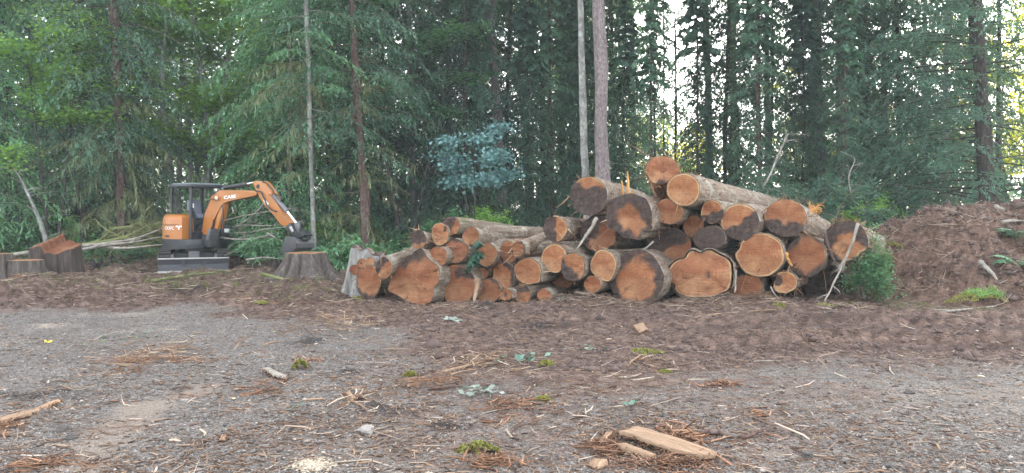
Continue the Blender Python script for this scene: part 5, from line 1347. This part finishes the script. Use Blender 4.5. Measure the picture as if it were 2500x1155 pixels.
# things leaning on or lying in the log pile
limb('stake', 'pale split stake leaning against the logs at the left', W3((1168, 684, 14.05), (1160, 715, 13.9), (1150, 752, 13.6)), .055, 'plank', 'stake', seed=60)
limb('stick', 'grey stick slanting across the half black log', W3((1457, 533, 14.0), (1432, 572, 13.95), (1408, 611, 13.9)), .035, 'deadwood', 'stick', seed=61)
limb('branch', 'mossy branch leaning against the hollowed log at the right end', W3((2095, 546, 13.6), (2075, 605, 13.55), (2048, 665, 13.5), (2012, 738, 13.4)), .03, 'deadwood', twigs=5, tl=.22, seed=62)
limb('stick', 'torn bark strip hanging between the grey rimmed log and the hollowed log', W3((2012, 560, 14.05), (2020, 600, 13.95), (2040, 650, 13.9)), .03, 'bark_red', 'stick', seed=63)
limb('stick', 'thin splinter dangling from the ringed brown log', W3((1655, 500, 14.1), (1650, 520, 14.05), (1645, 538, 14.05)), .008, 'plank', 'stick', seed=64)
limb('stick', 'splintered stick poking from the shadow left of the dark deep log', W3((1595, 590, 14.2), (1580, 605, 14.1), (1565, 615, 14.1)), .018, 'deadwood', 'stick', seed=65)
limb('stick', 'grey upright slat standing before the brown log under the scratched log', W3((1795, 660, 14.05), (1794, 690, 13.95), (1793, 715, 13.9)), .03, 'deadwood', 'stick', seed=66)
limb('stick', 'curved root arching out under the small torn fibre log', W3((1882, 700, 13.9), (1888, 715, 13.75), (1900, 728, 13.6)), .014, 'deadwood', 'stick', seed=67)
for i, (px, pa, pb, r, lab) in enumerate(((1533, 478, 418, .035, 'tall orange splinter sticking up behind the black edged log'), (1519, 474, 440, .03, 'short orange splinter left of the tall one'), (1544, 478, 462, .03, 'stubby orange splinter right of the tall one'))):
    m = MB(); P = at(px, pa, 15.6); Q = at(px - 1, pb, 15.6)
    m.tube([P - [0, 0, .25], P, (P + Q) / 2 + [.01, 0, 0], Q], [r, r, r * .8, r * .25], 5)
    tag(m.build('splinter', M['shard']), lab, 'splinter', 'orange splinters')
limb('cedar_sprig', 'dark green cedar sprig hanging in front of the pale rimmed tan log', W3((1172, 588, 14.0), (1163, 612, 13.9), (1155, 645, 13.9)), .008, 'bark_moss', 'sprig', twigs=7, tl=.13, seed=70, leaves='cedar', tr=.5)

# ------------------------------------------------------------------ pieces lying on the ground
def slab(pix, label, th=.03, lift=.0, mat='plank', name='wood_slab', cat='wood slab', z=None, bow=0):
    P = np.array([gpt(*p) for p in pix]); c = P.mean(0)
    q = P - c; u_, s_, vt = np.linalg.svd(q[:, :2]); ang = math.atan2(vt[0][1], vt[0][0]) - math.pi / 2
    root = empty(name, (c[0], c[1], c[2]), ang, label, cat)
    cs, sn = math.cos(-ang), math.sin(-ang)
    pts = np.stack([q[:, 0] * cs - q[:, 1] * sn, q[:, 0] * sn + q[:, 1] * cs], -1)
    g = np.random.default_rng(len(label)); D = []
    for a, b in zip(pts, np.roll(pts, -1, 0)):
        n = max(2, int(np.linalg.norm(b - a) / .03))
        for i in range(n): D.append(a + (b - a) * i / n + g.normal(0, .004, 2))
    D = np.array(D); n = len(D); cen = D.mean(0)
    V, F = [], []
    for f, dz in ((1, -th), (1.0, 0), (.9, .004), (.45, .008)):
        R_ = cen + (D - cen) * f
        zz = dz + lift + bow * (1 - ((R_[:, 1] - cen[1]) / (np.abs(D[:, 1] - cen[1]).max())) ** 2) + .004 * fbm(R_[:, 0] * 30, R_[:, 1] * 6, s=3)
        V.append(np.stack([R_[:, 0], R_[:, 1], zz + th], -1))
    V = np.concatenate(V + [[[cen[0], cen[1], lift + th + .008 + bow]]]); i = np.arange(4 * n).reshape(4, n); j = np.roll(i, -1, 1)
    F = np.stack([i[:-1], j[:-1], j[1:], i[1:]], -1).reshape(-1, 4); Ft = np.stack([i[-1], j[-1], np.full(n, 4 * n)], -1)
    mesh_np('split_face', V, [F, Ft], M[mat], root, smooth=False)
    Fbot = None
    g2 = np.random.default_rng(len(label) + 1)       # torn bark fibres along the edge
    k = int(n * 2.2); e = D[g2.integers(0, n, k)]
    L = .03 + .05 * g2.random(k)
    Vf, Ff = slivers(np.stack([e[:, 0], e[:, 1], lift + th * .5 * g2.random(k)], -1), L, .006 + .006 * g2.random(k), g2.random(k) * 6.28, g2.normal(-.2, .4, k), g2, flat=1)
    o = mesh_np('bark_edge', Vf, Ff, M['fibres'], root, dict(tone=np.repeat(np.clip(g2.normal(.25, .2, k), 0, 1), 9))); o['kind'] = 'stuff'
    return root
slab([(1512, 1074), (1547, 1061), (1562, 1064), (1610, 1080), (1690, 1105), (1752, 1124), (1748, 1130), (1702, 1130), (1650, 1120), (1590, 1102), (1550, 1085)], 'large tan split cedar slab lying in the foreground', .022, .03, bow=.015)
slab([(1502, 1092), (1525, 1090), (1560, 1103), (1600, 1118), (1590, 1124), (1550, 1112), (1520, 1104)], 'smaller split slab under the left side of the large tan slab', .025, .0)
slab([(1460, 1084), (1482, 1062), (1498, 1059), (1476, 1086)], 'flat white wood chip left of the large tan slab', .008, .012, name='wood_chip', cat='wood chip')
slab([(1436, 1138), (1452, 1128), (1482, 1131), (1484, 1140), (1462, 1152), (1446, 1147)], 'curled pale bark chip at the bottom below the white chip', .012, .01, name='wood_chip', cat='wood chip')
slab([(0, 1027), (70, 1008), (140, 989), (146, 993), (75, 1016), (0, 1038)], 'long thin plank at the left edge of the gravel', .02, .012)
slab([(536, 1083), (541, 1070), (550, 1069), (547, 1082)], 'tiny upright pale wood chip on the lower left gravel', .008, .015, name='wood_chip', cat='wood chip')
slab([(642, 908), (655, 903), (700, 928), (695, 933), (665, 924)], 'dark edged curved bark slab left of the yellow moss clump', .02, .02, 'deadwood')
slab([(1545, 800), (1570, 792), (1582, 808), (1560, 818)], 'square tan bark chip on the reddish soil', .012, .02, 'plank', 'wood_chip', 'wood chip')
slab([(843, 965), (852, 958), (868, 982), (862, 985)], 'pale wood block beside the dark soil patch', .02, .01, name='wood_chip', cat='wood chip')
slab([(2060, 766), (2090, 762), (2115, 766), (2085, 771)], 'pale flat slab lying before the grass at the foot of the mound', .02, .01)

limb('stick', 'dark curved stick with raised fork right of the large tan slab', [gpt(1690, 1066) + [0, 0, .02], gpt(1735, 1066) + [0, 0, .035], gpt(1812, 1078) + [0, 0, .02], gpt(1850, 1066) + [0, 0, .03], gpt(1890, 1048) + [0, 0, .04]], .022, 'bark_red', 'stick', twigs=2, tl=.1, seed=81)
STR = [((1062, 876), (1150, 862), .018, 'dark', 'dark bark strip tapering to the left, mid ground'), ((1080, 912), (1200, 880), .018, 'plank', 'long tan bark strip before the dark green leaves'),
       ((1100, 918), (1165, 904), .014, 'plank', 'short tan bark strip just below the long tan strip'), ((1045, 952), (1230, 940), .014, 'bark_red', 'long reddish bark strip above the pale leaves'),
       ((1175, 1012), (1250, 998), .008, 'deadwood', 'thin pale stick on the gravel below the pale leaves'), ((1840, 883), (1920, 884), .008, 'deadwood', 'thin straight stick on the right gravel edge'),
       ((2232, 762), (2320, 758), .016, 'deadwood', 'pale forked stick in front of the mound'), ((2300, 770), (2500, 738), .022, 'deadwood', 'long pale pole lying at the foot of the mound by the right edge'),
       ((840, 782), (930, 776), .02, 'plank', 'tan split strip on the soil before the silver stump'), ((640, 845), (700, 832), .012, 'plank', 'thin pale sliver on the left gravel'),
       ((230, 832), (290, 812), .012, 'deadwood', 'thin grey twig on the left gravel near the soil edge'), ((1600, 905), (1700, 890), .012, 'bark_red', 'red bark strip on the middle right gravel'),
       ((1700, 775), (1910, 757), .02, 'plank', 'long yellow split strip along the foot of the pile'), ((1250, 765), (1330, 735), .014, 'deadwood', 'thin pale branch before the low shadowed log'),
       ((900, 735), (1030, 745), .014, 'deadwood', 'thin root lying before the notched flared log'), ((1640, 742), (1760, 735), .02, 'bark_red', 'torn bark strip lying before the huge lobed log'),
       ((680, 965), (620, 985), .010, 'bark_red', 'small red bark strip on the lower left gravel')]
for i, (a, b, r, mt, lab) in enumerate(STR):
    A, Bp = gpt(*a), gpt(*b); g = np.random.default_rng(700 + i); md = (A + Bp) / 2 + [g.normal(0, .05), g.normal(0, .05), .02]
    limb('bark_strip' if 'strip' in lab else 'stick', lab, [A + [0, 0, r * .7], md, Bp + [0, 0, r * .8]], r, {'dark': 'bark_red'}.get(mt, mt), 'bark strip' if 'strip' in lab else 'stick', seed=700 + i, k=6)
def stick_on_mound(a, b, r, lab, s): A, Bp = ray_mound(*a), ray_mound(*b); limb('stick', lab, [A + [0, 0, r], (A + Bp) / 2 + [0, -.02, r * 1.5], Bp + [0, 0, r]], r, 'deadwood', 'stick', seed=s)
stick_on_mound((2430, 509), (2482, 541), .05, 'thick pale stick at the crest of the dirt mound', 91)
stick_on_mound((2396, 648), (2432, 690), .055, 'thick grey stick half buried low in the dirt mound', 92)
stick_on_mound((2445, 548), (2500, 545), .04, 'pale slab like stick below the crest stick on the mound', 93)

def moss(px, py, wpx, label, seed, h=.05, n=900, mat='moss', name='moss_clump', P=None, hp=None):
    g = np.random.default_rng(seed); P = gpt(px, py) if P is None else P; rx = wpx / 2 / FP * P[1]; ry = rx * .7
    root = empty(name, P, 0, label, 'moss' if name.startswith('moss') else 'grass')
    a = g.random(n) * 6.28; q = np.sqrt(g.random(n)); x, y = q * rx * np.cos(a), q * ry * np.sin(a)
    k = q < .75 + .35 * fbm(np.cos(a) * 2 + seed, np.sin(a) * 2, s=seed); x, y, q = x[k], y[k], q[k]; n = len(x)
    z = h * (1 - q ** 2) * (.6 + .7 * (fbm(x / rx * 3, y / rx * 3, s=seed, o=3) * .5 + .5))
    d = unit(UP * .6 + g.normal(0, .8, (n, 3))); s = unit(np.cross(d, rnd_dir(g, n))); L = (.035 if mat == 'moss' else .16) * (.6 + .8 * g.random(n))
    V, F = leaf_quads(np.stack([x, y, z], -1), d, s, L, L * (.5 if mat == 'moss' else .1))
    mesh_np('fronds' if mat == 'moss' else 'blades', V, F, M[mat], root, dict(tone=np.repeat(np.clip(g.normal(.45, .25, n), 0, 1), 4)))['kind'] = 'stuff'
    return root
for i, (px, py, wd, h, lab) in enumerate(((733, 900, 42, .08, 'golden moss tuft on the gravel left of the dark soil patch'), (1337, 894, 44, .06, 'round bright moss clump beside the dark green leaves'), (1165, 1103, 110, .06, 'large yellow green moss clump in the foreground'),
                                   (1570, 861, 100, .03, 'long flat moss mat on the soil edge, mid right'), (2305, 838, 80, .06, 'moss clump on the tyre tracks at the right'), (1000, 917, 34, .03, 'thin moss patch left of the tan bark strips'),
                                   (1625, 910, 40, .02, 'small dim moss patch by the red bark strip'), (1325, 975, 36, .02, 'faint moss patch below the pale leaves, centre'), (2015, 750, 80, .05, 'bright yellow moss at the foot of the leaning mossy branch'),
                                   (1900, 740, 46, .07, 'green moss tuft under the small torn fibre log'), (640, 742, 44, .04, 'moss scrap at the gravel edge, left of centre'), (880, 732, 70, .05, 'flat green moss before the far left log'))):
    moss(px, py, wd, lab, 800 + i, h)
moss(2178, 600, 55, 'yellow moss at the left shoulder of the dirt mound', 830, .12, 900, P=ray_mound(2178, 606))
moss(2390, 742, 170, 'green and ochre grassy moss at the front foot of the mound', 831, .14, 1800, P=ray_mound(2385, 738))
moss(2400, 728, 120, 'bright grass blades behind the grassy moss at the mound foot', 832, .14, 800, 'grass', 'grass_tuft', P=ray_mound(2405, 726))
for i, (px, py, Y, lab, zz) in enumerate(((2128, 640, 14.3, 'green weeds spilling down between the hollowed log and the mound, upper clump', .3), (2110, 690, 14.15, 'green weeds at ground level left of the mound, lower clump', .35), (2140, 700, 14.2, 'dark green weeds hugging the left foot of the mound', .3))):
    P = at(px, py, Y) ; P[2] -= .25
    shrub(P, lab, .34, .26, .95, 1700, .055, 'shrub', 840 + i, name='weeds' if False else 'weed_clump', clump=.2)
shrub(gpt(1455, 735), 'small blue green weed at the foot of the purple rimmed log', .16, .12, .12, 260, .045, 'skytint_leaf', 850, name='weed_clump', clump=.06)
limb('stick', 'yellow torn fibre tuft on top of the big right shoulder log', W3((1975, 522, 14.6), (1985, 512, 14.65), (1994, 508, 14.7)), .02, 'shard', 'splinter', twigs=26, tl=.16, seed=95, tr=.4)
limb('splinter', 'yellow gash of torn wood on the rim of the grey rimmed log', W3((1922, 618, 14.0), (1924, 634, 13.98), (1932, 650, 13.98)), .045, 'shard', 'splinter', seed=96)

def leaves(px, py, label, n, size, mat, seed, h=.05, spread=.10):
    g = np.random.default_rng(seed); P = gpt(px, py); root = empty('leaf_sprig', P, 0, label, 'leaf')
    az = g.random(n) * 6.28; d = unit(np.stack([np.cos(az), np.sin(az), g.normal(.15, .35, n)], -1)); nn = unit(UP + g.normal(0, .55, (n, 3))); s = unit(np.cross(d, nn))
    L = size * (.6 + .6 * g.random(n)); C = g.normal(0, spread, (n, 3)) * [1, .8, 0] + d * L[:, None] * .3 + UP * (h * g.random((n, 1)) + .015)
    L = L * .8; tn = np.clip(g.normal(.5, .25, n), 0, 1)
    V, F = leaf_quads(C, d, s, L, L * .5)
    Vs, Fs = tubes(np.array([[[0, 0, .01], [spread * .6, .02, .03], [spread * 1.6, .05, .01]]]), np.array([[.004, .004, .003]]), 4)
    for i in range(n):
        q = np.array([[0, 1, 2, 3]]); mesh_np('leaf', V[4 * i:4 * i + 4], q, M[mat], root, dict(tone=np.full(4, tn[i])))
    mesh_np('stalk', Vs, Fs, M['bark_moss'], root)
leaves(1168, 967, 'wilted pale silvery leaf cluster on the gravel, centre', 26, .11, 'paleleaf', 900, .06, .07)
leaves(1275, 886, 'dark green leafy sprig right of the tan bark strips', 22, .14, 'darkleaf', 901, .06, .12)
leaves(1450, 858, 'small grey green sprig on the soil, right of centre', 14, .11, 'darkleaf', 902, .05, .07)
leaves(1366, 748, 'single pale maple leaf on the soil before the logs', 6, .17, 'paleleaf', 903, .06, .04)
leaves(1105, 785, 'faded sage sprig on the soil below the pale stake', 14, .12, 'paleleaf', 904, .03, .1)
leaves(1030, 728, 'white drooping leaf by the notched flared log', 4, .16, 'paleleaf', 905, .05, .05)
leaves(1720, 706, 'white leaf scraps at the foot of the huge lobed log', 5, .14, 'paleleaf', 906, .06, .08)
leaves(2030, 788, 'olive sprig on the tyre tracks at the right', 9, .14, 'darkleaf', 907, .04, .06)
leaves(1535, 990, 'dark scrap of leaf on the right gravel', 5, .10, 'darkleaf', 908, .02, .05)
leaves(715, 1000, 'black curled leaf on the lower left gravel', 5, .09, 'darkleaf', 909, .03, .04)
leaves(310, 828, 'small green leaves scattered on the left gravel', 12, .07, 'shrub', 910, .02, .25)
g = np.random.default_rng(5); P = gpt(116, 838)
ly = empty('leaf', P, 0, 'single bright yellow leaf standing on the left gravel', 'leaf')
m = MB(); m.prism([(-.04, 0, .0), (-.045, .02, .04), (-.02, .01, .03), (0, 0, .015), (.02, .01, .035), (.045, .03, .03), (.03, .01, .0), (0, 0, -.01)], (0, .003, 0)); m.build('blade', M['yellow'], ly)

def heap(px, py, wpx, hpx, n, L0, mat, seed, h=.05, tb=(.55, .22), az=None):
    g = np.random.default_rng(seed); P = gpt(px, py); rx = wpx / 2 / FP * P[1]; ry = hpx / 2 * P[1] ** 2 / (FP * CAMZ)
    x, y = g.standard_t(4, n) * .5 * rx, g.standard_t(4, n) * .5 * ry
    L = np.minimum(.62 * L0 * np.exp(g.normal(0, .6, n)), .32); q = np.clip(1 - (x / rx) ** 2 - (y / ry) ** 2, 0, 1)
    z = hgt(P[0] + x, P[1] + y) + .008 + h * q * g.random(n)
    V, F = slivers(np.stack([P[0] + x, P[1] + y, z], -1), L, .006 + .012 * g.random(n) * (L / L0), (g.random(n) * 6.28 if az is None else g.normal(az, .6, n)), g.normal(0, .22, n), g, flat=.7)
    tag(mesh_np('bark_litter', V, F, M[mat], attrs=dict(tone=np.repeat(np.clip(g.normal(*tb, n), 0, 1), 9))), kind='stuff')
HEAPS = [(1720, 741, 260, 20, 420, .30, 'roots', .16, .7), (1560, 750, 200, 16, 260, .26, 'roots', .10, .65), (1860, 744, 140, 16, 260, .28, 'chips', .14, .6), (1420, 748, 220, 18, 320, .28, 'roots', .12, .7), (1130, 752, 260, 16, 240, .26, 'roots', .06, .7), (2060, 752, 160, 14, 200, .26, 'roots', .06, .7), (900, 748, 160, 16, 200, .26, 'roots', .07, .65), (385, 862, 150, 60, 330, .20, 'chips', .08, .75), (390, 880, 260, 16, 160, .26, 'fibres', .04, .65), (310, 912, 90, 30, 120, .14, 'fibres', .04, .6), (800, 790, 240, 60, 420, .22, 'chips', .10, .6), (870, 800, 160, 30, 160, .2, 'chips', .08, .7),
         (1180, 885, 180, 50, 260, .20, 'chips', .07, .7), (1050, 935, 170, 40, 220, .15, 'fibres', .05, .5), (1240, 995, 130, 50, 200, .12, 'fibres', .05, .45), (1480, 1095, 110, 40, 330, .13, 'fibres', .05, .3),
         (1660, 1070, 120, 60, 520, .13, 'fibres', .06, .5), (1640, 1135, 240, 30, 420, .14, 'fibres', .04, .3), (1765, 941, 100, 16, 200, .10, 'fibres', .04, .6), (1850, 1016, 40, 12, 60, .08, 'fibres', .03, .5), (1580, 890, 120, 40, 160, .16, 'chips', .06, .55),
         (640, 955, 120, 50, 150, .13, 'fibres', .04, .5), (600, 735, 130, 24, 220, .18, 'fibres', .06, .65), (95, 1135, 130, 40, 160, .12, 'fibres', .04, .4), (10, 1050, 60, 40, 90, .12, 'fibres', .03, .4), (760, 885, 90, 24, 110, .12, 'fibres', .05, .5),
         (1200, 1130, 130, 40, 220, .13, 'fibres', .04, .45), (1420, 742, 240, 30, 380, .16, 'roots', .08, .5), (1720, 735, 260, 24, 420, .2, 'roots', .09, .55), (860, 745, 240, 24, 260, .18, 'roots', .06, .5), (1000, 760, 300, 36, 320, .16, 'chips', .05, .4),
         (1300, 800, 360, 80, 420, .13, 'chips', .03, .4), (2100, 770, 500, 40, 420, .14, 'roots', .03, .55), (1330, 1000, 200, 60, 150, .09, 'fibres', .02, .5), (870, 975, 110, 40, 120, .12, 'chips', .05, .75), (30, 690, 110, 60, 220, .14, 'fibres', .08, .7), (1530, 1060, 130, 26, 120, .12, 'chips', .03, .5)]
for i, (px, py, wd, hh, n, L0, mt, h, tb) in enumerate(HEAPS): heap(px, py, wd, hh, int(n * .7), L0, mt, 1000 + i, h * .8, (tb * .8, .24))
def dust(px, py, wpx, hpx, n, seed):
    g = np.random.default_rng(seed); P = gpt(px, py); rx = wpx / 2 / FP * P[1]; ry = hpx / 2 * P[1] ** 2 / (FP * CAMZ)
    x, y = g.normal(0, .5, n) * rx, g.normal(0, .5, n) * ry; s = .004 + .007 * g.random(n)
    V = OCT[None] * s[:, None, None] * (1 + g.normal(0, .3, (n, 6, 1))) * [1.4, 1, .5] + np.stack([P[0] + x, P[1] + y, hgt(P[0] + x, P[1] + y) + .008], -1)[:, None]
    F = (OCF[None] + (np.arange(n) * 6)[:, None, None]).reshape(-1, 3)
    tag(mesh_np('sawdust', V.reshape(-1, 3), F, M['sawdust'], attrs=dict(tone=np.repeat(g.random(n), 6))), kind='stuff')
dust(765, 1140, 100, 34, 800, 1); dust(20, 660, 50, 60, 900, 3)
for i, (px, py, s, lab) in enumerate(((155, 1052, .05, 'dark rock on the lower left gravel'), (175, 1072, .04, 'dark rock just below another on the lower left gravel'), (300, 1095, .035, 'flat grey stone on the tan dirt lane edge, lower left'), (2065, 1125, .03, 'grey rock on the lower right gravel'),
                                 (2175, 1144, .05, 'dark rock at the bottom right of the gravel'), (1970, 1113, .04, 'dark angular rock on the lower right gravel'), (893, 1053, .06, 'pale flat stone near the bottom centre left'), (450, 980, .03, 'whitish stone on the left gravel'), (2220, 960, .04, 'small dark rock on the far right gravel'))):
    g = np.random.default_rng(1200 + i); P = gpt(px, py); bmm = bmesh.new(); bmesh.ops.create_icosphere(bmm, subdivisions=3, radius=s)
    V = np.array([v.co for v in bmm.verts]); nz = 1 + .35 * fbm(V[:, 0] / s * 1.2 + i, V[:, 1] / s * 1.2, V[:, 2] / s * 1.2, s=i, o=3)
    for v, k in zip(bmm.verts, nz): v.co = v.co * float(k); v.co.z *= .6
    me = bpy.data.meshes.new('rock'); bmm.to_mesh(me); bmm.free(); me.materials.append(M['stones'])
    t = me.attributes.new('tone', 'FLOAT', 'POINT'); t.data.foreach_set('value', np.full(len(me.vertices), .1 if 'dark' in lab else .8 if 'whit' in lab or 'pale' in lab else .45, np.float32))
    o = link('rock', me); o.location = P + [0, 0, s * .2]; tag(o, lab, 'rock')
